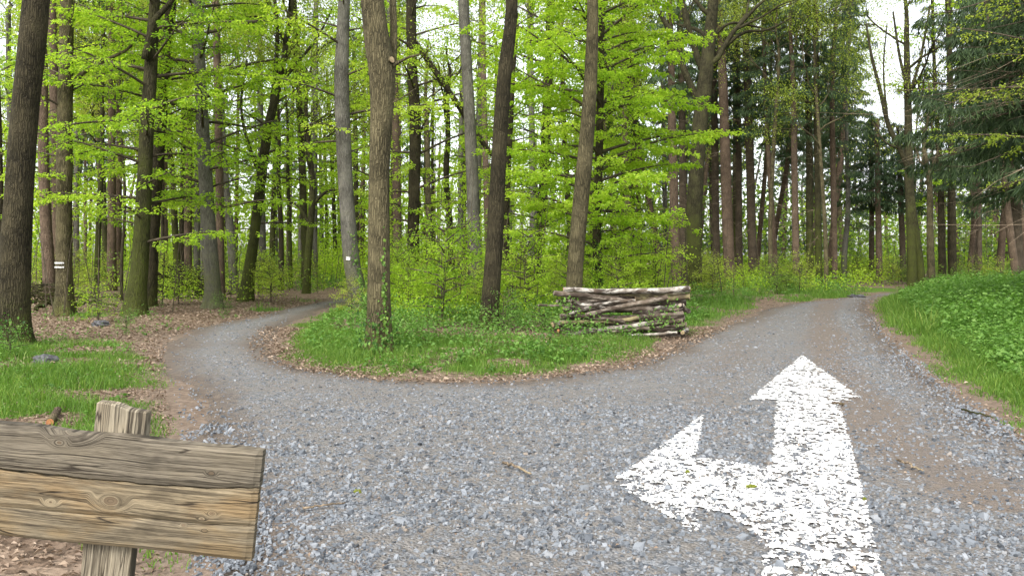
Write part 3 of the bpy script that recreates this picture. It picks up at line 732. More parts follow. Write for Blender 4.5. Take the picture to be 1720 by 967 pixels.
t = Tree('oak_tree', 'thickest trunk nearest the fork, with a sawn limb stub and leafy foot', 'tree', 13.0, [(637, 597, 50), (637, 540, 42), (636, 470, 38), (637, 300, 34), (640, 200, 37), (642, 130, 44), (633, 70, 44), (624, 0, 40)], M['bark_oak'], 17, seg=36, seed=22, flare=.45, rough=.035)
t.limb([(646, 175, 16, .15), (653, 110, 15, .3), (655, 50, 13, .4), (652, -30, 11, .5)])
def stub(t, px, py, dirv, r, L, mat):
    c = WP(px, py, t.d) - t.o; d = norm(np.array(dirv, float)); P = np.array([c - d * .12, c, c + d * L * .6, c + d * L])
    V, Fs = tube(P, [r * 1.5, r * 1.25, r, r * .97], 14, .04, 3, False); G = Geo(); G.add(V, Fs); o = obj('limb_stub', G.mesh('limb_stub', [t.bark], True), t.root)
    V, Fs = tube(np.array([c + d * (L - .02), c + d * (L + .004)]), [r * .93, r * .90], 14); G = Geo(); G.add(V, Fs); obj('cut_face', G.mesh('cut_face', [mat]), o)
stub(t, 650, 104, (.75, -.60, .12), .055, .12, M['cut_pale'])
stub(t, 627, 254, (-.1, -1, .1), .028, .03, M['cut_grey'])
t.limb([(648, 118, 8), (668, 106, 6), (688, 96, 4), (706, 92, 2.5)]); t.limb([(652, 176, 2.6), (672, 166, 2.2), (700, 148, 1.6)])
t.ivy(.0, .8, 260, -1.57, 1.5, .2, .06); t.ivy(.4, 2.1, 110, -1.0, .25, .02, .055); t.ivy(.1, 2.0, 80, -2.9, .2, .02, .055)
t.airy(8.5, 6, 3, 26, .5, .09, 'oak')

t = Tree('beech_tree', 'dark wavy trunk just right of the thickest trunk', 'tree', 28, [(692, 480, 22), (693, 440, 20), (695, 330, 20), (697, 200, 19), (691, 100, 17), (689, 0, 17)], M['bark_dark'], 16, seg=18, seed=23)
t.beech(z0=2.2, z1=14, Rm=4.0, nb=36, leaf=.09, dens_=60); t.limb([(690, 60, 10, .3), (715, 95, 10, .4), (760, 160, 10, .5), (795, 215, 9, .5), (826, 258, 7, .5)][::-1])
t = Tree('oak_tree', 'thin twisted dark stem between the wavy trunk and the grey pine', 'tree', 30, [(760, 470, 12), (757, 400, 11), (749, 300, 10), (752, 230, 9), (750, 150, 8)], M['bark_dark'], 9.5, seg=12, seed=24)
t.airy(6.5, 4, 2.2, 30, .5, .08, 'oak')
t = Tree('pine_tree', 'pale grey straight pine left of the dark leaning trunk', 'tree', 25, [(802, 500, 27), (798, 420, 23), (792, 270, 20), (786, 150, 19), (778, 0, 18)], M['bark_grey'], 18, seg=18, seed=25, flare=.2)
t.airy(13, 4, 2, 40, .5)
t = Tree('oak_tree', 'dark brown trunk leaning right, standing at the middle of the grass verge', 'tree', 17.2, [(822, 557, 34), (823, 520, 31), (830, 420, 29), (838, 270, 26), (847, 130, 23), (860, 0, 20)], M['bark_dark'], 17, seg=26, seed=26, flare=.3)
t.airy(9, 6, 3, 24, .5, .09, 'oak')
t = Tree('beech_tree', 'dark upright trunk behind leaves, right of the dark leaning trunk', 'tree', 30, [(902, 490, 16), (905, 430, 15), (914, 290, 16), (921, 130, 15), (926, 0, 13)], M['bark_dark'], 16, seg=16, seed=27)
t.beech(z0=1.6, z1=14, Rm=4.2, nb=44, leaf=.09, dens_=72)
t = Tree('oak_tree', 'grey-brown trunk leaning right behind the log pile', 'tree', 19.5, [(964, 545, 32), (965, 480, 28), (970, 400, 27), (982, 270, 26), (992, 130, 22), (995, 0, 18)], M['bark_oak'], 17, seg=24, seed=28)
t.airy(9.5, 6, 3, 24, .5, .09, 'oak')
t = Tree('beech_tree', 'bright green spreading beech with ivy-clad stem behind the log pile', 'tree', 23, [(1005, 530, 18), (1005, 460, 16), (1003, 380, 15), (1008, 200, 12), (1012, 0, 9)], M['bark_dark'], 13, seg=14, seed=29)
t.ivy(.3, 2.6, 260, -1.57, 2.0, .06, .06); t.beech(z0=1.35, z1=11.5, Rm=3.9, nb=92, leaf=.088, dens_=125, droop=.16, up=.22)
t = Tree('pine_tree', 'faint reddish pine seen just right of the thickest trunk', 'tree', 36, [(668, 470, 15), (667, 350, 14), (664, 150, 12), (662, 0, 12)], M['bark_pine'], 18, seed=30, seg=12); t.airy(14, 4, 2, 40, .5)
t = Tree('oak_tree', 'slim brown stem left of the twisted dark stem', 'tree', 38, [(722, 470, 11), (720, 380, 10), (716, 220, 9)], M['bark_oak'], 12, seed=31, seg=10); t.airy(8, 4, 2.4, 30, .5)
t = Tree('pine_tree', 'reddish pine glimpsed between the grey pine and the dark leaning trunk', 'tree', 38, [(822, 480, 12), (818, 350, 11), (812, 150, 10), (810, 0, 10)], M['bark_pine'], 19, seed=32, seg=10); t.airy(15, 4, 2, 40, .5)
t = Tree('beech_tree', 'dark slender stem right beside the dark leaning trunk', 'tree', 27, [(850, 480, 14), (849, 420, 12), (852, 300, 11), (858, 200, 9)], M['bark_dark'], 11, seed=33, seg=10); t.beech(z0=2, z1=10, Rm=2.8, nb=20, leaf=.085, dens_=60)
t = Tree('birch_tree', 'pale thin grey stem left of the dark upright trunk', 'tree', 40, [(897, 470, 10), (894, 350, 10), (892, 100, 8), (892, 0, 8)], M['bark_grey'], 17, seed=34, seg=10); t.airy(10, 5, 2.4, 36, .5)
# right of the pile
t = Tree('oak_tree', 'big grey-green tree with several rising limbs right of the log pile', 'tree', 34, [(1164, 495, 34), (1164, 450, 28), (1166, 350, 26), (1172, 240, 25), (1180, 150, 24), (1189, 60, 20), (1194, 0, 17)], M['bark_moss'], 17, seg=24, seed=35, flare=.25)
t.limb([(1174, 175, 12), (1150, 120, 11), (1128, 60, 9), (1100, 5, 7), (1085, -40, 5)]); t.limb([(1180, 120, 12), (1160, 60, 11), (1146, 0, 9), (1135, -60, 7)]); t.limb([(1184, 110, 9), (1215, 80, 7), (1250, 55, 5), (1290, 50, 4), (1330, 30, 2)])
t.limb([(1190, 70, 7), (1225, 40, 5), (1268, 45, 4), (1305, 55, 2)]); t.airy(9.5, 7, 3.6, 16, .6, .08, 'oak')
SP = [('pine_tree', 'tall pinkish-brown trunk right of the big many-limbed tree', 40, [(1227, 478, 21), (1224, 420, 19), (1219, 250, 17), (1214, 60, 13)], 'bark_pine', 12.5, 1.8),
      ('spruce_tree', 'straight brown spruce trunk right of the pinkish-brown one', 42, [(1265, 476, 15), (1263, 400, 14), (1260, 250, 14), (1256, 100, 12)], 'bark_spruce', 9.5, 2.6),
      ('spruce_tree', 'left one of two close brown trunks behind the right end of the log pile', 38, [(1138, 490, 17), (1134, 400, 16), (1129, 220, 14), (1127, 100, 11)], 'bark_pine', 9, 2.2),
      ('spruce_tree', 'right one of two close brown trunks behind the right end of the log pile', 41, [(1151, 488, 14), (1148, 400, 13), (1147, 220, 12), (1146, 100, 10)], 'bark_spruce', 9, 2.0),
      ('spruce_tree', 'dark trunk between the big many-limbed tree and the pinkish-brown trunk', 44, [(1206, 474, 13), (1202, 380, 12), (1200, 260, 12), (1198, 140, 10)], 'bark_spruce', 7.5, 2.6),
      ('spruce_tree', 'slim reddish trunk with hanging twigs beside the grass at the right road', 38, [(1338, 486, 12), (1336, 380, 11), (1334, 250, 10), (1333, 150, 8)], 'bark_pine', 7.5, 2.4),
      ('spruce_tree', 'left stem of a mossy pair beside the right road', 39, [(1362, 480, 13), (1360, 400, 12), (1360, 250, 11), (1358, 100, 9)], 'bark_moss', 9, 2.2),
      ('spruce_tree', 'right stem of a mossy pair beside the right road', 38, [(1376, 482, 12), (1375, 400, 11), (1373, 250, 10), (1372, 100, 9)], 'bark_moss', 9.5, 2.2),
      ('spruce_tree', 'reddish-brown trunk just right of the mossy pair', 41, [(1402, 480, 10), (1401, 380, 10), (1399, 260, 9), (1398, 120, 7)], 'bark_pine', 7, 2.6),
      ('spruce_tree', 'short grey leaning trunk with drooping dark boughs, left of the road bend', 44, [(1416, 478, 10), (1419, 420, 9), (1425, 350, 8), (1424, 260, 6)], 'bark_grey', 3.4, 2.1),
      ('spruce_tree', 'thin dark trunk over the road bend, left of its reddish neighbour', 46, [(1464, 476, 9), (1464, 350, 8), (1462, 200, 7)], 'bark_spruce', 5.2, 2.2),
      ('spruce_tree', 'reddish straight trunk over the middle of the road bend', 44, [(1477, 478, 11), (1475, 350, 9), (1473, 200, 8)], 'bark_pine', 5.6, 2.2),
      ('spruce_tree', 'dark slender trunk close left of the forked oak', 45, [(1518, 476, 10), (1516, 380, 9), (1515, 240, 8)], 'bark_spruce', 5.2, 2.2),
      ('spruce_tree', 'dark trunk right of the forked oak, behind the right verge', 42, [(1583, 478, 12), (1582, 400, 11), (1580, 300, 9)], 'bark_dark', 4.6, 2.4),
      ('spruce_tree', 'dark brown trunk second to the right of the forked oak', 44, [(1599, 476, 11), (1597, 400, 10), (1596, 300, 8)], 'bark_spruce', 4.6, 2.6),
      ('spruce_tree', 'thin dark trunk beyond the brambles on the right bank', 42, [(1645, 470, 9), (1645, 380, 8), (1644, 260, 7)], 'bark_spruce', 4.4, 2.6)]
for k, (nm, lab, d, path, bk, z0, Rm) in enumerate(SP):
    t = Tree(nm, lab, 'tree', d, path, M[bk], 8.8 if 1450 < path[0][0] < 1530 else 19 + (k % 4), seg=14, seed=60 + k, flare=.2)
    t.spruce(min(z0, 4.4) if 1450 < path[0][0] < 1530 else z0, Rm, 44, 85, 18, .28)
t = Tree('oak_tree', 'forked oak beside the road bend, bare curved limb reaching left', 'tree', 34, [(1533, 490, 17), (1532, 420, 15), (1530, 300, 14), (1530, 180, 12), (1531, 60, 9)], M['bark_moss'], 15, seg=18, seed=81)
t.limb([(1549, 492, 14), (1545, 440, 13), (1537, 380, 12), (1532, 330, 9)]); Q = t.limb([(1528, 290, 10), (1512, 250, 9), (1492, 210, 8), (1478, 150, 7), (1464, 95, 5), (1455, 40, 3)]); t.limb([(1492, 210, 4), (1484, 120, 3), (1490, 40, 2)]); t.limb([(1530, 170, 6), (1512, 100, 5), (1500, 20, 3)])
t.limb([(1531, 150, 6), (1548, 90, 5), (1562, 10, 3)]); t.limb([(1512, 250, 4), (1486, 238, 3), (1465, 205, 2)]); t.airy(7.5, 7, 2.8, 3, .5, .07, 'oak', 3)
t = Tree('oak_tree', 'slender reddish tree leaning against the forked oak from the right', 'tree', 35, [(1566, 484, 13), (1560, 400, 11), (1555, 310, 9), (1542, 250, 6)], M['bark_oak'], 9, seg=12, seed=82)
t.limb([(1556, 310, 6), (1572, 265, 5), (1580, 235, 3)]); t.airy(5.5, 4, 2.4, 16, .5, .08, 'oak')
t = Tree('pine_tree', 'reddish trunk leaning left at the right edge above the brambles', 'tree', 30, [(1706, 462, 13), (1698, 400, 12), (1690, 330, 11), (1680, 240, 10)], M['bark_pine'], 13, seg=12, seed=83); t.spruce(4.2, 2.4, 40, 110, 14, .24)
t = Tree('spruce_tree', 'dark spruce trunk at the right edge behind the leaning reddish trunk', 'tree', 31, [(1712, 462, 18), (1708, 380, 16), (1706, 250, 14)], M['bark_spruce'], 18, seg=14, seed=84); t.spruce(3.2, 2.8, 70, 130, 20, .26)
t = Tree('birch_tree', 'tall thin tree with hazy yellow-green crown left of the road bend', 'tree', 37, [(1388, 484, 8), (1386, 380, 7), (1378, 250, 6), (1370, 100, 5)], M['bark_oak'], 15, seg=10, seed=85); t.airy(6.5, 10, 3.0, 60, .55, .075, 'oak')
t = Tree('birch_tree', 'slim pale tree with yellow-green sprays beside the pinkish-brown trunk', 'tree', 38, [(1296, 486, 8), (1294, 380, 7), (1300, 250, 7), (1310, 100, 5)], M['bark_oak'], 15, seg=10, seed=86); t.airy(8.5, 8, 2.8, 46, .55, .075, 'oak')
# big spruce standing just outside the right edge: its boughs fill the top right corner
t = Tree('spruce_tree', 'near dark spruce whose boughs and bare twigs fill the top right corner', 'tree', 17.5, [(1842, 520, 42), (1840, 300, 36), (1838, 0, 30)], M['bark_spruce'], 17, seg=20, seed=87)
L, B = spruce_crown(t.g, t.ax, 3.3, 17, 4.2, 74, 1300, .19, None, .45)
obj('crown', L.mesh('crown', [M['needle_shaded']]), t.root); obj('branches', B.mesh('branches', [M['twig']], True), t.root)
obj('dead_branches', dead_twigs(t.g, t.ax, 2.8, 6.2, 34, 4.0, .016, (2.2, 4.4)).mesh('dead_branches', [M['deadtwig']], True), t.root)
t = Tree('beech_tree', 'young beech dangling yellow-green sprays before the corner spruce', 'tree', 15.5, [(1800, 530, 14), (1796, 300, 11), (1790, 0, 8)], M['bark_grey'], 10, seg=12, seed=88)
t.beech('oak', z0=2.8, z1=9, Rm=2.9, nb=11, leaf=.06, dens_=45, az0=3.1, azw=1.3)

# thin stems of the left wood
LS = [('dark thin stem at the left edge of the photo behind the thick mossy trunk', 30, [(3, 480, 12), (2, 380, 10), (1, 250, 9)], 'bark_dark'),
      ('greenish stem leaning right, under leaves right of the striped trunk', 33, [(162, 490, 9), (164, 400, 9), (168, 250, 8)], 'bark_moss'),
      ('short thin dark stem nearest the twin-topped trunk on its left', 27, [(204, 505, 6), (205, 430, 5), (210, 330, 4)], 'bark_dark'),
      ('reddish-brown trunk directly right of the twin-topped trunk foot', 31, [(257, 495, 16), (257, 420, 15), (258, 300, 14)], 'bark_pine'),
      ('very thin dark stem in the gap right of the twin-topped trunk', 34, [(275, 470, 6), (274, 380, 5), (276, 260, 4)], 'bark_dark'),
      ('greenish smooth stem leaning left in the gap before the tall grey trunk', 36, [(299, 470, 12), (294, 380, 11), (290, 280, 9)], 'bark_moss'),
      ('dark narrow stem between the greenish and the reddish-grey stems', 37, [(305, 470, 8), (304, 360, 8), (305, 250, 7)], 'bark_dark'),
      ('reddish-grey trunk behind the brush pile', 38, [(316, 465, 14), (315, 380, 13), (313, 200, 11)], 'bark_pine'),
      ('thin grey stem touching the left side of the tall grey trunk', 32, [(341, 480, 8), (340, 400, 8), (341, 280, 7)], 'bark_grey'),
      ('grey trunk leaning left, between the tall grey trunk and the curved one', 33, [(394, 482, 16), (388, 400, 14), (378, 290, 12), (372, 180, 10)], 'bark_grey'),
      ('slim stem right of the curved trunk, nearer to it of two', 36, [(472, 480, 10), (472, 400, 9), (468, 300, 7)], 'bark_dark'),
      ('slim stem right of the curved trunk, nearer to the path of two', 38, [(488, 480, 8), (487, 400, 7), (484, 300, 6)], 'bark_moss'),
      ('thin pale stem right of the small knotty tree at the left path end', 42, [(531, 478, 6), (530, 400, 6), (528, 300, 5)], 'bark_grey')]
for k, (lab, d, path, bk) in enumerate(LS):
    t = Tree('pine_tree' if 'pine' in bk else 'beech_tree', lab, 'tree', d, path, M[bk], 12 + k % 5, seg=10, seed=120 + k, flare=.2)
    if k % 2: t.airy(7 + k % 3, 5, 2.4, 40, .5, .09, 'oak')
    else: t.beech(z0=3.0, z1=11 + k % 3, Rm=3.0, nb=20, leaf=.095, dens_=60)

# ------------------------------------------------------------------ trees deeper in the wood: a few kinds, copied whole
def proto(kind, seed):
    g = np.random.default_rng(seed); w = g.uniform(9, 14); lean = g.normal(0, 22); bx = CX
    pth = [(bx, 483.6, w * 1.2), (bx + lean * .3, 380, w), (bx + lean, 150, w * .8), (bx + lean * 1.2, -60, w * .65)]
    if kind == 'beech':
        t = Tree('beech_tree', 'x', 'tree', 40, pth, M[['bark_grey', 'bark_dark', 'bark_moss'][seed % 3]], g.uniform(15, 19), seg=10, seed=seed, flare=.2)
        t.beech(z0=g.uniform(2.2, 4.5), z1=17, Rm=g.uniform(3.2, 4.2), nb=27, leaf=.15, dens_=85)
    elif kind == 'oak':
        t = Tree('oak_tree', 'x', 'tree', 40, pth, M[['bark_oak', 'bark_moss'][seed % 2]], g.uniform(14, 18), seg=10, seed=seed, flare=.2)
        t.airy(g.uniform(5, 7), 9, 3.4, 36, .6, .14, 'oak')
    elif kind == 'pine':
        t = Tree('pine_tree', 'x', 'tree', 40, pth, M['bark_pine'], g.uniform(18, 22), seg=10, seed=seed, flare=.15)
        t.airy(13, 7, 2.6, 40, .5, .16, 'dull')
    else:
        t = Tree('spruce_tree', 'x', 'tree', 40, pth, M[['bark_spruce', 'bark_pine'][seed % 2]], g.uniform(18, 23), seg=10, seed=seed, flare=.15)
        t.spruce(g.uniform(6.5, 11), g.uniform(2.0, 2.6), 46, 100, 26, .34)
    return t.root
PR = {k: [proto(k, s) for s in sds] for k, sds in dict(beech=(201, 202, 203, 204), oak=(211, 212), pine=(221, 222), spruce=(231, 232, 233, 234)).items()}
fresh = {k: list(v) for k, v in PR.items()}
ZON = [(-400, 135, 'behind the thick trunk at the left edge'), (135, 350, 'behind the twin-topped trunk'), (350, 600, 'beyond the end of the left path'),
       (600, 780, 'behind the thickest trunk'), (780, 960, 'behind the dark leaning trunk'), (960, 1150, 'behind the log pile'),
       (1150, 1300, 'behind the big many-limbed tree'), (1300, 1450, 'behind the mossy pair left of the right road'), (1450, 1560, 'beyond the right road bend'), (1560, 2200, 'beyond the brambles on the right bank')]
def zone(x, y):
    px = CX + x / y * F
    for a, b, s in ZON:
        if px < b: return s, px
    return ZON[-1][2], px
g = np.random.default_rng(99); spots = []
KW = dict(beech='leafy beech', oak='thinly leaved oak', pine='bare-stemmed pine', spruce='dark spruce')
tries = 0
while len(spots) < 120 and tries < 6000:
    tries += 1
    y = 29 + 48 * g.uniform() ** .8; x = g.uniform(-.72, .74) * y
    if any((x - a) ** 2 + (y - b) ** 2 < 1.9 ** 2 for a, b in spots): continue
    px = CX + x / y * F
    if y < 36 and px > 1050: continue
    if sd_road([x], [y])[0] < 2.2: continue
    if 535 < px < 590 and y < 60: continue                      # opening over the left path
    if 1425 < px < 1575: continue         # sky gap over the right road
    if px < 1060: kind = g.choice(['beech', 'oak', 'pine', 'spruce'], p=[.58, .14, .18, .10])
    elif px < 1200: kind = g.choice(['beech', 'spruce', 'pine'], p=[.3, .5, .2])
    else: kind = g.choice(['beech', 'spruce', 'oak'], p=[.06, .84, .10])
    spots.append((x, y))
    r = fresh[kind].pop() if fresh[kind] else copy_tree(PR[kind][g.integers(len(PR[kind]))])
    r.location = (x, y, float(gh(x, y))); r.rotation_euler.z = g.uniform(0, 6.28); s = g.uniform(.85, 1.15); r.scale = (s, s, s)
    where = zone(x, y)[0]; r['label'] = f'{KW[kind]} deep in the wood {where}'; r['group'] = f'{KW[kind]} trees {where}'
byg = {}
for o in list(COL.objects):
    if 'group' in o and ' deep in the wood ' in o.get('label', ''): byg.setdefault(o['group'], []).append(o)
for L_ in byg.values():                                             # few of a kind: tell them apart by their place
    L_.sort(key=lambda o: o.location.x / o.location.y)
    if len(L_) == 1: del L_[0]['group']
    elif len(L_) <= 3:
        for o, w in zip(L_, ('left', 'right') if len(L_) == 2 else ('leftmost', 'middle', 'rightmost')): o['label'] = w + ' ' + o['label'].replace('deep in', 'in')
for v in fresh.values():
    for r in v:
        for ch in list(r.children): bpy.data.objects.remove(ch)
        bpy.data.objects.remove(r)

# far wood closing the view: one mass
g = np.random.default_rng(77); G = Geo()
def far_leaves(n, d0, d1, h0, h1, size, mat, a0=-.75, a1=.75, th=.42):
    d = g.uniform(d0, d1, n); a = g.uniform(a0, a1, n); x = a * d; z = h0 + (h1 - h0) * g.uniform(0, 1, n) ** 1.3
    k = fbm(a * 60 + .3 * d, z * .9, .5, 71 + mat, 3) > th; x, d, z = x[k], d[k], z[k]; m = len(x)
    P = np.stack([x, d, z + gh(x, d)], 1); D = g.normal(0, 1, (m, 3)); N = norm(g.normal(0, .7, (m, 3)) + np.array([0, -.3, .8]))
    L = size * g.uniform(.6, 1.3, m); V, Fq = leaves(P, D, N, L, L * .7); G.add(V, Fq, mat, np.repeat(np.clip(g.normal(.5, .2, m), 0, 1), 4))
far_leaves(16000, 72, 100, 0, 13, .42, 0, -.75, .12, .44); far_leaves(22000, 60, 90, 0, 7.5, .38, 0, -.75, .12, .2); far_leaves(14000, 60, 90, 0, 7, .36, 1, .1, .75, .25); far_leaves(7000, 64, 90, 0, 9, .36, 0, .1, .75, .4); far_leaves(9000, 66, 95, 0, 3.5, .30, 0, -.75, .75, .40)
far_leaves(14000, 72, 100, 2, 15, .40, 2, .12, .43, .42); far_leaves(9000, 72, 100, 2, 15, .40, 2, .56, .80, .42); far_leaves(5000, 80, 110, 0, 8, .36, 1, .42, .6, .42)
for k in range(150):
    d = g.uniform(74, 105); x = g.uniform(-.75, .75) * d; r = g.uniform(.1, .22); z = float(gh(x, d))
    V, Fs = tube(np.array([[x, d, z - .2], [x + g.normal(0, .3), d, 8], [x + g.normal(0, .8), d, g.uniform(13, 19)]]), [r, r * .8, r * .4], 5, cap=False); G.add(V, Fs, 3 if k % 2 else 4)
tag(obj('distant_wood', G.mesh('distant_wood', [M['beech'], M['dull'], M['needle'], M['bark_grey'], M['bark_pine']])), kind='stuff')

# ------------------------------------------------------------------ shrubs and saplings
def shrub_proto(name, seed, h, Rm, nb, leaf, mat, stems=3):
    g = np.random.default_rng(seed); r = thing(name, 'x', 'shrub')
    P0 = np.array([[0, 0, 0], [g.normal(0, .06), g.normal(0, .06), h * .5], [g.normal(0, .15), g.normal(0, .15), h]])
    L, B = beech_crown(g, axis_of(P0), .12 * h, h, Rm, nb, leaf, 95, low=.9, droop=.12, clump=2.0, up=.25)
    for k in range(stems):
        a = g.uniform(0, 6.28); e = np.array([math.cos(a), math.sin(a), 0]) * Rm * g.uniform(.1, .45) * (k > 0)
        V, Fs = tube(np.array([[0, 0, -.05], e * .35 + [0, 0, h * .45], e + [0, 0, h * g.uniform(.75, 1.0)]]), [.014, .010, .004], 5, cap=False); B.add(V, Fs)
    obj('foliage', L.mesh('foliage', [M[mat]]), r); obj('stems', B.mesh('stems', [M['twig']], True), r)
    return r
SH = [shrub_proto('shrub', 300, 1.3, .75, 16, .055, 'beech'), shrub_proto('shrub', 301, 1.9, .95, 22, .06, 'oak'), shrub_proto('shrub', 302, 1.0, .7, 14, .05, 'herb'),
      shrub_proto('shrub', 303, 2.6, 1.25, 26, .07, 'beech'), shrub_proto('shrub', 304, 1.6, 1.0, 20, .06, 'dull')]
sh_used = [False] * len(SH)
def put_shrub(k, x, y, s, label, group=None):
    r = SH[k] if not sh_used[k] else copy_tree(SH[k]); sh_used[k] = True
    r.location = (x, y, float(gh(x, y))); r.rotation_euler.z = random.uniform(0, 6.28); r.scale = (s, s, s * random.uniform(.9, 1.15))
    r['label'] = label; r['category'] = 'shrub'
    if group: r['group'] = group
    elif 'group' in r: del r['group']
def dpx(px, d): return ((px - CX) / F * d, d)
for (k, px, d, s, lab) in [(2, 18, 12.6, .55, 'small pale-green shrub at the foot of the thick left-edge trunk'),
                           (0, 165, 18.5, .75, 'little bright sapling on the leaf litter right of the striped trunk'),
                           (2, 212, 17.5, .42, 'small fresh green tuft in front of the twin-topped trunk'),
                           (0, 300, 25, 1.0, 'bright leafy shrub with flat sprays before the brush pile'),
                           (2, 375, 23, .5, 'small green tuft beside the foot of the tall grey trunk'),
                           (1, 455, 26.5, .85, 'leafy shrub at the outer bend of the left path, right of the curved trunk'),
                           (3, 742, 18.2, .95, 'tall arching yellow-green shrub between thickest trunk and dark leaning trunk'),
                           (1, 590, 19.8, .55, 'low shrub at the foot of the grey ivy-striped trunk'),
                           (2, 845, 16.6, .75, 'grey-green shrub hugging the foot of the dark leaning trunk'),
                           (3, 882, 20, .9, 'tall bright shrub left of the log pile'),
                           (2, 915, 16.6, .6, 'low fresh shrub touching the left end of the log pile'),
                           (3, 1040, 21, .75, 'leafy shrub rising just behind the middle of the log pile'),
                           (1, 1196, 30, .9, 'leafy shrub right of the foot of the big many-limbed tree')]:
    x, y = dpx(px, d); put_shrub(k, x, y, s, lab)
SZ = [((690, 930), (19, 30), 20, 'yellow-green shrub in the thicket behind the dark leaning trunk', [0, 1, 3, 1]),
      ((560, 690), (21, 34), 12, 'yellow-green shrub in the thicket behind the thickest trunk', [0, 1, 3]),
      ((940, 1140), (21, 34), 9, 'yellow-green shrub in the thicket behind the log pile', [0, 1, 3]),
      ((1170, 1345), (32, 42), 16, 'pale green shrub at the wood edge along the far verge of the right road', [1, 4, 0]),
      ((1350, 1530), (41, 52), 12, 'pale green shrub beyond the bend of the right road', [4, 1]),
      ((1570, 1760), (27, 40), 6, 'dull green shrub at the back of the right bank', [4, 1, 2]),
      ((425, 535), (30, 42), 10, 'leafy shrub beside the far end of the left path', [1, 0, 3]),
      ((-40, 400), (27, 44), 26, 'thin leafy shrub deep in the left wood', [0, 1, 3])]
for (pr, dr, n, lab, ks) in SZ:
    c = 0
    while c < n:
        d = random.uniform(*dr); x, y = dpx(random.uniform(*pr), d)
        if sd_road([x], [y])[0] < 1.3: continue
        put_shrub(random.choice(ks), x, y, random.uniform(.55, .98), lab, lab.replace('shrub', 'shrubs')); c += 1

# low growth under the trees: nobody could count it
g = np.random.default_rng(15); G = Geo()
def clumps(n, px, dr, hmax, rad, per, leaf, mat, sdmin=1.4):
    d = g.uniform(*dr, n); x = (g.uniform(*px, n) - CX) / F * d; k = sd_road(x, d) > sdmin; x, d = x[k], d[k]; z0 = gh(x, d)
    for a, b, c in zip(x, d, z0):
        m = int(per * g.uniform(.4, 1.5)); h = hmax * g.uniform(.3, 1.0); r = rad * g.uniform(.5, 1.2)
        z = h * np.ceil(g.uniform(0, 1, m) * 4) / 4 * g.uniform(.75, 1.05, m); P = np.stack([a + g.normal(0, r * .6, m), b + g.normal(0, r * .6, m), c + z], 1)
        D = g.normal(0, 1, (m, 3)); D[:, 2] -= .3; N = norm(np.stack([g.normal(0, .45, m), g.normal(0, .45, m), np.ones(m)], 1)); L = leaf * g.uniform(.6, 1.3, m)
        V, Fq = leaves(P, D, N, L, L * .65); G.add(V, Fq, mat, np.repeat(np.clip(g.normal(.5, .22, m), 0, 1), 4))
clumps(260, (560, 1130), (17.5, 32), 1.1, .55, 60, .065, 0, 2.0); clumps(160, (560, 1130), (15, 30), .7, .5, 60, .06, 1, 1.6)
clumps(240, (560, 1130), (30, 60), 1.9, .9, 70, .13, 0); clumps(160, (-100, 560), (30, 60), 2.2, .9, 55, .12, 2)
clumps(120, (-100, 480), (26, 40), 1.2, .6, 45, .085, 0); clumps(220, (1160, 1480), (34, 64), 1.5, .9, 60, .12, 0); clumps(160, (1150, 1420), (33, 48), .9, .6, 60, .08, 1, .8)
clumps(160, (1480, 1800), (30, 60), 1.2, .9, 60, .12, 2)
clumps(70, (515, 605), (44, 78), 2.6, 1.2, 80, .17, 0); clumps(60, (500, 600), (36, 60), .7, .8, 60, .10, 1)
for k in range(420):                                             # bare brushwood stems standing in it
    d = g.uniform(20, 50); x = g.uniform(-.7, .7) * d
    if sd_road([x], [d])[0] < 2.2 or (x > x_right(d) and d < 30): continue
    z = float(gh(x, d)); h = g.uniform(1.2, 4.5); e = g.normal(0, .14 * h, 2)
    V, Fs = tube(np.array([[x, d, z - .05], [x + e[0] * .4, d + e[1] * .4, z + h * .5], [x + e[0], d + e[1], z + h]]), [.016, .011, .003], 4, cap=False); G.add(V, Fs, 3)
tag(obj('undergrowth', G.mesh('undergrowth', [M['beech'], M['herb'], M['dull'], M['twig']])), kind='stuff')

# herbs: nettles, brambles and seedlings of the verge and the right bank
g = np.random.default_rng(16); G = Geo()
def herbs(n, px, dr, hr, leaf, per, cond, clump=.5):
    d = np.sqrt(g.uniform(dr[0] ** 2, dr[1] ** 2, n)); x = (g.uniform(*px, n) - CX) / F * d; sd = sd_road(x, d)
    k = cond(x, d, sd) & (fbm(x, d, .9, 91, 3) + g.uniform(-.12, .12, n) > clump); x, d, sd = x[k], d[k], sd[k]; z0 = gh(x, d, sd); m = len(x)
    h = g.uniform(*hr, m) * (.45 + .75 * sstep(.3, 2.2, sd)); th = g.uniform(0, 6.28, (m, per)); lv = g.uniform(.25, 1, (m, per))
    r = (.35 + .65 * g.uniform(0, 1, (m, per))) * h[:, None] * .42
    P = np.stack([x[:, None] + r * np.cos(th) * .5, d[:, None] + r * np.sin(th) * .5, z0[:, None] + h[:, None] * lv], -1).reshape(-1, 3)
    D = np.stack([np.cos(th), np.sin(th), g.normal(-.15, .25, th.shape)], -1).reshape(-1, 3); N = norm(np.stack([g.normal(0, .4, m * per), g.normal(0, .4, m * per), np.ones(m * per)], 1))
    L = leaf * g.uniform(.6, 1.35, m * per); V, Fq = leaves(P, D, N, L, L * .7); tn = np.repeat(g.normal(.5, .16, m), per) + .25 * (lv.ravel() - .6)
    G.add(V, Fq, 0, np.repeat(np.clip(tn, 0, 1), 4))
isr = lambda x, d: (x > x_right(d)); isc = lambda x, d: (x < x_right(d)) & (x > x_left(d))
herbs(10500, (1440, 2100), (7, 17), (.12, .40), .07, 9, lambda x, d, s: isr(x, d) & (s > .9) & (x - x_right(d) > .9), .36)
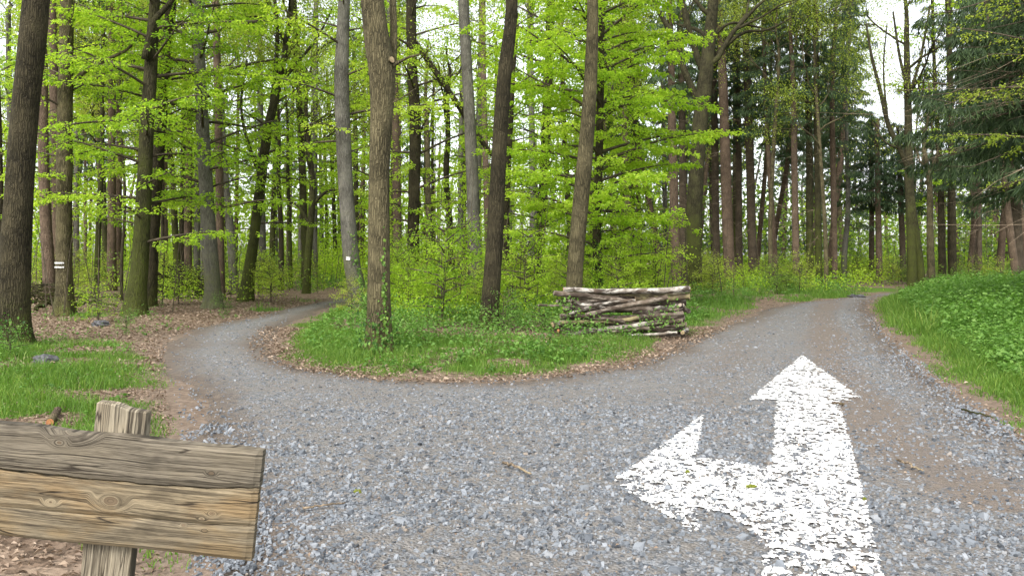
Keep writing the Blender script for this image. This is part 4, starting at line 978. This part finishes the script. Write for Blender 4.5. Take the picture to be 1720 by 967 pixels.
herbs(9500, (1440, 2000), (15, 31), (.28, .7), .09, 8, lambda x, d, s: isr(x, d) & (s > 1.0), .33)
herbs(5000, (450, 1200), (11, 22), (.12, .42), .065, 8, lambda x, d, s: isc(x, d) & (s > .7), .50)
herbs(3500, (450, 1450), (18, 36), (.2, .6), .08, 8, lambda x, d, s: isc(x, d) & (s > .9), .44)
herbs(2600, (-60, 560), (6, 30), (.06, .28), .05, 7, lambda x, d, s: (x < x_left(d)) & (s > .3), .56)
tag(obj('ground_cover', G.mesh('ground_cover', [M['herb']])), kind='stuff')

# grass
g = np.random.default_rng(17); G = Geo()
def grass(n, xr, dr, h0, w0, mul=1.0, cond=None):
    d = np.sqrt(g.uniform(dr[0] ** 2, dr[1] ** 2, n)); x = g.uniform(*xr, n) * d; sd = sd_road(x, d); dn = grass_density(x, d, sd)
    k = (sd > .05) & (g.uniform(0, 1, n) < dn * mul)
    if cond is not None: k &= cond(x, d, sd)
    x, d, sd, dn = x[k], d[k], sd[k], dn[k]; m = len(x); z = gh(x, d, sd) - .01
    tuft = .55 + .9 * vn(x, d, 2.2, 95); h = h0 * np.exp(g.normal(0, .3, m)) * tuft * (.35 + .65 * sstep(.1, 1.0, sd)) * (.5 + .5 * dn)
    a = g.uniform(0, 6.28, m); w = w0 * g.uniform(.7, 1.3, m); S = np.stack([np.cos(a), np.sin(a), 0 * a], 1); b = g.uniform(0, 6.28, m)
    Bd = np.stack([np.cos(b), np.sin(b), 0 * b], 1) * (h * g.uniform(.1, .75, m))[:, None]; O = np.stack([x, d, z], 1); U = np.array([0, 0, 1.0])
    V = np.stack([O - S * w[:, None] * .5, O + S * w[:, None] * .5, O + Bd * .35 + U * (h * .6)[:, None] + S * w[:, None] * .38, O + Bd * .35 + U * (h * .6)[:, None] - S * w[:, None] * .38, O + Bd + U * (h * .97)[:, None]], 1).reshape(-1, 3)
    i = np.arange(m) * 5; t = np.clip(g.normal(.42, .16, m) + .25 * (vn(x, d, 1.1, 97) - .5) + (g.uniform(0, 1, m) < .05) * .5, 0, 1)
    G.add(V, [np.stack([i, i + 1, i + 2, i + 3], 1), np.stack([i + 3, i + 2, i + 4], 1)], 0, np.repeat(t, 5))
grass(82000, (-.68, -.18), (3.6, 17), .11, .009)
grass(16000, (-.68, -.2), (3.0, 9), .05, .007, .6, lambda x, d, s: vn(x, d, 1.3, 141) > .35)
grass(50000, (-.70, -.2), (17, 24), .12, .014, .5)
grass(92000, (-.32, .36), (9.5, 20), .105, .010)
grass(45000, (-.32, .45), (20, 36), .2, .018)
grass(82000, (.38, .85), (5, 16), .15, .010)
grass(46000, (.36, .72), (16, 32), .26, .017)
tag(obj('grass', G.mesh('grass', [M['grass']])), kind='stuff')

# fallen leaves
g = np.random.default_rng(18); G = Geo()
def litter(n, xr, dr, size, cond):
    d = np.sqrt(g.uniform(dr[0] ** 2, dr[1] ** 2, n)); x = g.uniform(*xr, n) * d; sd = sd_road(x, d); k = g.uniform(0, 1, n) < cond(x, d, sd)
    x, d, sd = x[k], d[k], sd[k]; m = len(x); z = np.where(sd < 0, .004, gh(x, d, sd)) + g.uniform(.004, .03, m)
    D = g.normal(0, 1, (m, 3)) * [1, 1, .25]; N = norm(np.stack([g.normal(0, .35, m), g.normal(0, .35, m), np.ones(m)], 1)); L = size * g.uniform(.6, 1.4, m)
    V, Fq = leaves(np.stack([x, d, z], 1), D, N, L, L * .6, .35); G.add(V, Fq, 0, np.repeat(g.beta(1.8, 1.8, m), 4))
edge = lambda s: np.exp(-((s - .15) / .4) ** 2)
litter(22000, (-.68, -.2), (3.0, 11), .036, lambda x, d, s: (x < x_left(d)) * (s > .2) * (1 - .75 * grass_density(x, d, s)) * .55)
litter(42000, (-.72, -.15), (11, 30), .065, lambda x, d, s: (x < x_left(d)) * (s > .05) * (.95 - .8 * grass_density(x, d, s)) * (.35 + .65 * vn(x, d, .8, 3)))
litter(40000, (-.33, .36), (9.5, 18), .055, lambda x, d, s: (s > -.35) * (x < x_right(d)) * (x > x_left(d)) * (.5 * edge(s) + .5 * sstep(.38, .56, fbm(x, d, .6, 121, 2)) * (s > .1)))
litter(9000, (.2, .72), (5.5, 30), .05, lambda x, d, s: edge(s) * .8 * (s > -.3))
litter(2500, (-.3, .6), (3.4, 16), .022, lambda x, d, s: (s < -.2) * .35)
tag(obj('fallen_leaves', G.mesh('fallen_leaves', [M['litter']])), kind='stuff')
# spruce needles and twiglets blown over the gravel
g = np.random.default_rng(19); G = Geo(); n = 26000
d = np.sqrt(g.uniform(3.3 ** 2, 13 ** 2, n)); x = g.uniform(-.5, .66, n) * d; k = (sd_road(x, d) < -.1) & (fbm(x, d, 1.1, 131, 3) + .5 * (fbm(x, d, 4, 133, 2) - .5) > .44); x, d = x[k], d[k]; m = len(x)
D = g.normal(0, 1, (m, 3)) * [1, 1, .15]; L = g.uniform(.012, .05, m)
V, Fq = leaves(np.stack([x, d, .016 + g.uniform(0, .012, m)], 1), D, np.tile([0, 0, 1.], (m, 1)), L, .0045, .5); G.add(V, Fq, 0, np.repeat(g.uniform(.15, .75, m), 4))
tag(obj('needle_litter', G.mesh('needle_litter', [M['litter']])), kind='stuff')

# ------------------------------------------------------------------ log pile
LD = 15.6
def log(p0, p1, diam, dd, bend, mat, label, cut='cut_grey', taper=.85, name='log', group='logs stacked in the pile by the verge', seg=12):
    a, b = WP(*p0, LD + dd[0]), WP(*p1, LD + dd[1]); o = (a + b) / 2; L = np.linalg.norm(b - a); r = diam / 2 / F * LD
    mid = np.array([0, 0, bend / F * LD]); P = catmull(np.array([a - o, (a - o) * .4 + mid * .9, (b - o) * .4 + mid, b - o]), 14)
    root = thing(name, label, 'log' if name == 'log' else 'stick', tuple(o), 0, group)
    s = abs(hash((p0, p1))) % 1000 if False else int(p0[0] * 7 + p1[1] * 3) % 997
    rad = np.linspace(r * taper, r, 14) if p0[0] < p1[0] else np.linspace(r, r * taper, 14)
    g = np.random.default_rng(s); rad = rad * (1 + g.normal(0, .06, 14)); P = P + np.cumsum(g.normal(0, .009, (14, 3)), 0)
    V, Fs = tube(P, rad, seg, .05, s, False); G = Geo(); G.add(V, Fs); obj('bark', G.mesh('bark', [M[mat]], True), root)
    for e, q, rr in ((P[0], P[1], rad[0]), (P[-1], P[-2], rad[-1])):
        dv = norm(e - q); V, Fs = tube(np.array([e - dv * .012, e + dv * .004]), rr * .97, seg, 0, 0); G = Geo(); G.add(V, Fs); obj('cut_face', G.mesh('cut_face', [M[cut]]), root)
W_, N_, O_ = 'birch_white', 'birch_brown', 'birch_olive'
log((947, 487), (1153, 485.5), 12, (.25, .15), -4, W_, 'long topmost birch log with an orange cut end at right', 'cut_orange', .62)
log((931, 491.5), (1072, 506), 10, (.0, .1), 1, N_, 'thick brown-white birch log sloping down from the upper left corner of the pile')
log((985, 494), (1150, 497), 7, (.35, .3), 0, O_, 'thin olive log directly under the topmost log')
log((1068, 501.5), (1156, 499), 12, (.3, .22), 0, O_, 'stout smooth olive log at the upper right end of the pile', 'cut_pale', .9)
log((984, 528), (1119, 494), 10, (-.12, -.08), 1, N_, 'thick bent brown log slanting up to the right across the front', 'cut_grey', .8)
log((957, 526), (1069, 506), 5.5, (-.1, .0), 1.5, W_, 'thin white log slanting up just left of the thick slanting one')
log((959, 503), (1030, 515), 8.5, (.08, .1), 0, W_, 'short white birch log under the upper left sloping log')
log((904, 512.5), (968, 511), 4.5, (.1, .2), 0, N_, 'thin pole sticking far out of the left end of the pile')
log((937, 506), (968, 508), 6, (.15, .25), 0, N_, 'short stub end above the protruding pole')
log((962, 515), (1008, 521), 5.5, (.12, .1), 0, N_, 'dark thin log below the short white one at left')
log((1062, 526), (1147, 519), 6, (.05, .05), -1.5, N_, 'curved brown log under the dark hollow at right')
log((1100, 518), (1149, 513), 6, (.12, .05), 0, W_, 'whitish log poking out right below the dark hollow')
log((959, 530), (1050, 535), 6.5, (-.05, .0), 0, N_, 'pale straight log starting under the thin white slanting one')
log((1036, 536), (1147, 528), 8, (.0, .0), 1, N_, 'grey log reaching the right end at mid height')
log((941, 542), (1072, 533.5), 8, (-.02, -.02), -3, O_, 'sagging log with pale peeled left end')
log((929, 543), (947, 536), 10, (.0, .3), 0, W_, 'white log end jutting toward the viewer at the left', 'cut_pale')
log((1068, 547), (1146, 535), 7.5, (-.04, -.02), .5, N_, 'brown log overgrown with green weeds at the lower right')
log((953, 563), (1096, 540), 8, (-.14, -.06), 1, W_, 'long white log slanting along the bottom left of the pile')
log((975, 557), (1066, 545), 6.5, (-.02, -.02), 0, W_, 'short whitish log resting above the long bottom one')
log((1004, 558), (1090, 549), 6.5, (-.10, -.08), 0, N_, 'reddish-brown log low in the middle of the pile')
log((1028, 564), (1134, 555), 5, (-.2, -.15), 0, W_, 'thin white log lowest in front, lying in the grass')
log((1072, 553), (1153, 549), 7, (.05, .0), 0, N_, 'mossy brown log low at the right end')
log((940, 556), (957, 554.5), 6, (-.08, .2), 0, N_, 'short log with orange cut end low at left', 'cut_orange')
log((933, 551), (1000, 556), 9, (.25, .2), 0, N_, 'dark log at the bottom behind the orange-ended one')
log((1142, 512), (1153, 521), 8, (.0, .5), 0, N_, 'log end pointing backward at the right side, upper', 'cut_grey')
log((1146, 557), (1155, 552), 8, (-.02, .6), 0, W_, 'log end pointing backward at the right side, lowest', 'cut_pale')
for k, (yy, x0, x1, dm) in enumerate([(500, 950, 1150, 11), (510, 960, 1150, 11), (520, 948, 1148, 12), (531, 940, 1149, 12), (542, 938, 1150, 12), (552, 940, 1148, 12), (560, 945, 1150, 11)]):
    log((x0, yy), (x1, yy + (-1) ** k * 1.5), dm, (.48, .42), 0, N_, 'dark log in the shaded back row inside the pile', group='dark logs of the back row')
for k, (yy, x0, x1) in enumerate([(504, 960, 1146), (518, 946, 1150), (533, 950, 1144), (548, 942, 1150), (560, 950, 1146)]):
    log((x0, yy), (x1, yy), 15, (.85, .8), 0, N_, 'dark log in the hidden rear row of the pile', group='dark logs of the rear row')
g = np.random.default_rng(23); G = Geo()                          # weeds climbing through the pile
for (px, py, n, sp) in [(1128, 512, 34, .07), (985, 538, 30, .10), (1010, 545, 26, .10), (1090, 540, 60, .13), (1115, 536, 60, .12), (965, 545, 40, .12), (1060, 552, 40, .12), (955, 512, 50, .11), (945, 520, 50, .12), (1140, 547, 26, .08)]:
    c = WP(px, py, LD - .22); P = c + g.normal(0, 1, (n, 3)) * [sp, .05, sp * .8]; D = g.normal(0, 1, (n, 3)); L = .05 * g.uniform(.6, 1.3, n)
    V, Fq = leaves(P, D, norm(g.normal(0, .5, (n, 3)) + [0, -.5, .7]), L, L * .75); G.add(V, Fq, 0, np.repeat(g.uniform(.2, .9, n), 4))
tag(obj('climbing_weeds', G.mesh('climbing_weeds', [M['herb']])), kind='stuff')

# ------------------------------------------------------------------ wooden sign in the left foreground
TH = R(5.6); root = thing('wooden_sign', 'blank weathered three-plank wooden sign on a post, left foreground', 'sign', (-1.124, 2.06, -.02)); root.rotation_euler = (0, TH, 0)
K1 = [(-.103, .012, .07, .0)]
wood1 = mat_wood('weathered_plank_grey', 0, [(-.100, 1.1775, .055, .004), (-.130, 1.143, .022, .004), (.2593, 1.1035, .014, .005)], (.175, .150, .112), (.028, .023, .016), (1.0, .98, .92), .6)
wood2 = mat_wood('weathered_plank_warm', 0, [(.0107, 1.0073, .040, .0125), (.2693, 1.0011, .016, .0048), (-.14, .99, .02, .003), (.245, .985, .012, .003)], (.235, .190, .122), (.042, .032, .02), (1.14, .94, .70), .7)
wood3 = mat_wood('weathered_plank_brown', 0, [(.20, .965, .01, .003), (.255, .957, .01, .003)], (.19, .156, .104), (.032, .025, .016), (1.12, .95, .7), .7)
woodp = mat_wood('weathered_post', 2, [], (.26, .226, .165), (.048, .038, .026), (1.05, .97, .85), .3, .75)
def plank(name, top, bot, u0, u1r, y0, y1, mat, seed, parent):
    g = np.random.default_rng(seed); nu, nv = 150, 9; U = np.linspace(u0, 1, nu)
    T = np.interp(np.linspace(u0, .385, nu), *zip(*top)); Bt = np.interp(np.linspace(u0, .385, nu), *zip(*bot)); V, Fq = [], []
    u = np.linspace(0, 1, nu)[:, None]; v = np.linspace(0, 1, nv)[None]
    zz = Bt[:, None] * (1 - v) + T[:, None] * v; ue = u1r(zz); uu = u0 + (ue - u0) * u
    ed = np.minimum(v, 1 - v) * (T - Bt)[:, None]; rim = np.minimum(ed, (1 - u) * .6)
    yy = y0 + .006 * (1 - sstep(0, .010, rim)) + .0025 * (fbm(uu * 9, zz * 40, 1, seed) - .5)
    front = np.stack([uu, yy, zz], -1).reshape(-1, 3); back = np.stack([uu, np.full_like(uu, y1), zz], -1).reshape(-1, 3); n = nu * nv
    i = (np.arange(nu - 1)[:, None] * nv + np.arange(nv - 1)[None]).ravel()
    Fq = [np.stack([i, i + nv, i + nv + 1, i + 1], 1), np.stack([i, i + 1, i + nv + 1, i + nv], 1) + n]
    j = np.arange(nu - 1) * nv; Fq.append(np.stack([j, n + j, n + j + nv, j + nv], 1)); j = j + nv - 1; Fq.append(np.stack([j, j + nv, n + j + nv, n + j], 1))
    k = np.arange(nv - 1); Fq.append(np.stack([k, k + 1, n + k + 1, n + k], 1)); k = k + (nu - 1) * nv; Fq.append(np.stack([k, n + k, n + k + 1, k + 1], 1))
    return obj(name, mesh_np(name, np.vstack([front, back]), Fq, mat), parent)
gg_ = np.random.default_rng(40)
us = np.linspace(-.85, .40, 60)
top = 1.1765 - .0065 * (us + .276) / .66 + .0016 * np.sin(us * 23) - .002 * np.exp(-((us + .1) / .06) ** 2)
s1 = np.interp(us, [-.85, -.264, -.18, -.114, 0, .111, .24, .30, .385], [1.064, 1.0615, 1.063, 1.0600, 1.0595, 1.0600, 1.065, 1.070, 1.078]) + gg_.normal(0, .0007, 60) + .0012 * np.sin(us * 40)
s1b = s1 - .0045 - .003 * (vn(us, us * 0, 9, 5) > .55) - .002 * sstep(-.1, -.24, us)
s2 = np.interp(us, [-.85, -.264, .111, .385], [.962, .9647, .970, .9761]) + .0012 * np.sin(us * 17)
bot = np.interp(us, [-.85, -.248, .379], [.894, .8934, .8919]) + .0015 * np.sin(us * 13)
endf = lambda z: .3795 + (z - .892) / .28 * .0025 + .0006 * np.sin(z * 300)
plank('plank', list(zip(us, top)), list(zip(us, s1)), -.80, endf, -.048, -.016, wood1, 1, root)
plank('plank', list(zip(us, s1b)), list(zip(us, s2)), -.80, lambda z: endf(z) - .002, -.043, -.016, wood2, 2, root)
plank('plank', list(zip(us, s2 - .0012)), list(zip(us, bot)), -.80, lambda z: endf(z) - .001, -.045, -.016, wood3, 3, root)
us2 = None
def post():
    nz, nr = 60, 28; th = np.linspace(0, 2 * np.pi, nr, endpoint=False); Vv = []
    zs = np.linspace(-.15, 1.2354, nz)
    for q, z in enumerate(zs):
        a, b = .0655 + .0015 * math.sin(z * 7), .019; c, s = np.cos(th), np.sin(th)
        p = 7.0; rr = (np.abs(c / a) ** p + np.abs(s / b) ** p) ** (-1 / p)
        rr = rr * (1 + .012 * np.sin(th * 9 + 1) * vn(th * 2, th * 0 + z * 2, 2, 7)); zz = z + (q == nz - 1) * (-.007 * c)
        Vv.append(np.stack([rr * c, .005 + rr * s, zz + 0 * th], 1))
    Vv = np.array(Vv); top_c = np.array([[0, .005, 1.2354 - .001]]); ins = Vv[-1] * [.94, 1, 1] + [0, 0, .004]; ins[:, 1] = .005 + (Vv[-1][:, 1] - .005) * .94
    ins[:, 1] = .005 + (ins[:, 1] - .005) * .8
    V = np.vstack([Vv.reshape(-1, 3), ins, top_c + [[0, 0, .004]]])
    i = np.arange(nz)[:, None] * nr; j = np.arange(nr)[None]; k = (j + 1) % nr
    Fq = np.stack([i + j, i + k, i + nr + k, i + nr + j], -1).reshape(-1, 4); b = nz * nr; jj = np.arange(nr)
    return obj('post', mesh_np('post', V, [Fq, np.stack([b + jj, b + (jj + 1) % nr, np.full(nr, b + nr)], 1)], woodp), root)
post()
for (u, v) in [(.3375, 1.10), (.045, .93)]:
    pass

# ------------------------------------------------------------------ small things lying about
def stick(name, label, pts, r, mat, cut='cut_grey', cat='stick', seg=8):
    P = np.array([[*GP(px, py), z] for px, py, z in pts]); o = P.mean(0); root = thing(name, label, cat, tuple(o)); Q = catmull(P - o, 14)
    g = np.random.default_rng(int(pts[0][0])); Q[1:-1] += g.normal(0, r * .5, (12, 3)); V, Fs = tube(Q, np.linspace(r, r * .6, 14), seg, .08, 4); G = Geo(); G.add(V, Fs); obj('bark', G.mesh('bark', [M[mat]], True), root)
    return root, Q, r
stick('stick', 'thin tan stick lying on the gravel left of the arrow', [(845, 783, .03), (868, 792, .035), (892, 802, .03)], .011, 'deadtwig')
stick('stick', 'thin brown stick lying on the gravel right of the arrow', [(1506, 777, .03), (1528, 788, .035), (1550, 797, .03)], .010, 'deadtwig')
stick('stick', 'long pale splinter on the gravel right of the sign', [(508, 860, .025), (545, 856, .03), (580, 850, .025)], .007, 'deadtwig')
stick('stick', 'small reddish stick across the right shoulder of the arrow shaft', [(1398, 681, .03), (1412, 683, .035), (1418, 684, .03)], .014, 'bark_pine')
stick('stick', 'short dark stick on the gravel at the right edge of the photo', [(1615, 692, .03), (1640, 698, .03), (1668, 706, .03)], .011, 'bark_dark')
stick('fallen_branch', 'thin fallen branch on the leaves right of the thickest trunk', [(662, 566, .10), (690, 571, .14), (722, 581, .08)], .022, 'bark_oak', cat='branch')
stick('fallen_branch', 'leaning dead branch at the left front corner of the log pile', [(917, 588, .05), (925, 578, .16), (934, 571, .34)], .014, 'bark_dark', cat='branch')
stick('fallen_branch', 'dark fallen branch on the litter behind the striped trunk', [(120, 521, .15), (160, 519, .22), (196, 521, .12)], .05, 'bark_dark', cat='branch')
stick('fallen_branch', 'dark fallen branch left of the striped trunk', [(60, 525, .1), (82, 522, .22), (98, 523, .16)], .06, 'bark_dark', cat='branch')
stick('stick', 'short twig lying on the leaves by the left path edge', [(120, 581, .03), (140, 580, .04), (158, 580, .03)], .016, 'bark_dark')
def chunk(name, label, px0, py0, px1, py1, r, mat, cut, z=.05):
    a, b = np.array([*GP(px0, py0), z]), np.array([*GP(px1, py1), z + .03]); o = (a + b) / 2; root = thing(name, label, 'log', tuple(o))
    V, Fs = tube(np.linspace(a - o, b - o, 6), r, 14, .06, 5, False); G = Geo(); G.add(V, Fs); obj('bark', G.mesh('bark', [M[mat]], True), root)
    for e, s in ((a - o, -1), (b - o, 1)):
        dv = norm(b - a) * s; V, Fs = tube(np.array([e - dv * .01, e + dv * .004]), r * .96, 14); G = Geo(); G.add(V, Fs); obj('cut_face', G.mesh('cut_face', [M[cut]]), root)
chunk('log', 'short sawn log on the grass just above the sign plank', 84, 716, 97, 700, .034, 'bark_pine', 'cut_orange', .04)
def lump(name, label, cat, px, py, s, mat, seed, n=2, lift=.3):
    import bmesh
    bm = bmesh.new(); bmesh.ops.create_icosphere(bm, subdivisions=n + 1, radius=1.0); g = np.random.default_rng(seed); ph = g.uniform(0, 6.28, 6)
    for v in bm.verts:
        c = v.co; f = 1 + .22 * math.sin(3 * c.x + ph[0]) * math.cos(4 * c.y + ph[1]) + .16 * math.sin(7 * c.z + ph[2] + 5 * c.x) + g.normal(0, .07)
        v.co = Vector((c.x * s[0] * f, c.y * s[1] * f, c.z * s[2] * f))
    me = bpy.data.meshes.new(name); bm.to_mesh(me); bm.free(); me.materials.append(M[mat]); x, y = GP(px, py)
    o = obj(name, me, None, (x, y, (float(gh(x, y)) if sd_road([x], [y])[0] > 0 else 0) + s[2] * lift)); return tag(o, label, cat)
lump('stone', 'dark grey stone in the lawn left of the path', 'stone', 76, 617, (.17, .13, .10), 'rock', 1)
lump('stone', 'dark flat stone on the litter before the twin-topped trunk', 'stone', 168, 549, (.18, .16, .10), 'rock', 2)
lump('moss_clump', 'olive moss clump alone on the gravel left of the arrow', 'moss', 601, 827, (.026, .018, .018), 'moss', 3)
lump('moss_clump', 'small olive moss clump on the left arrowhead', 'moss', 1155, 796, (.017, .014, .014), 'moss', 4, lift=1.2)
lump('moss_clump', 'wide olive moss clump where the arrow shaft and its left arm meet', 'moss', 1262, 821, (.034, .018, .016), 'moss', 5, lift=1.2)
lump('moss_clump', 'small dark moss clump at the right rim of the arrow shaft', 'moss', 1452, 841, (.013, .010, .012), 'moss', 6, lift=1.2)
lump('stone', 'low flat stone at the crest where the right road bends', 'stone', 1440, 499, (.30, .22, .09), 'rock', 7)
lump('stump', 'rotten dark stump between the grey ivy-striped trunk and the thickest trunk', 'stump', 570, 560, (.22, .18, .12), 'bark_dark', 8)
def brush(label, px, py, d, w, h, n, seed):
    g = np.random.default_rng(seed); x, y = dpx(px, d); z = float(gh(x, y)); root = thing('brush_pile', label, 'brush pile', (x, y, z)); G = Geo()
    for k in range(n):
        c = np.array([g.normal(0, w * .35), g.normal(0, .4), g.uniform(0, h)]); a = g.normal(0, .4); e = np.array([math.cos(a), g.normal(0, .5), math.sin(a)]) * g.uniform(.4, 1.1); c[2] *= 1 - min(.8, abs(c[0]) / w)
        Pz = np.stack([c - e * .6, c + g.normal(0, .06, 3), c + e * .6]); Pz[:, 2] = np.maximum(Pz[:, 2], .0); V, Fs = tube(Pz, [g.uniform(.01, .04), .02, .006], 5, cap=False); G.add(V, Fs)
    obj('branches', G.mesh('branches', [M['bark_dark']], True), root)
brush('heap of dark brushwood behind the leafy shrub, left wood', 312, 490, 29, 2.2, 1.2, 120, 5)
brush('low heap of brown brushwood between left-edge trunk and striped trunk', 75, 510, 25.5, 2.0, .7, 80, 6)
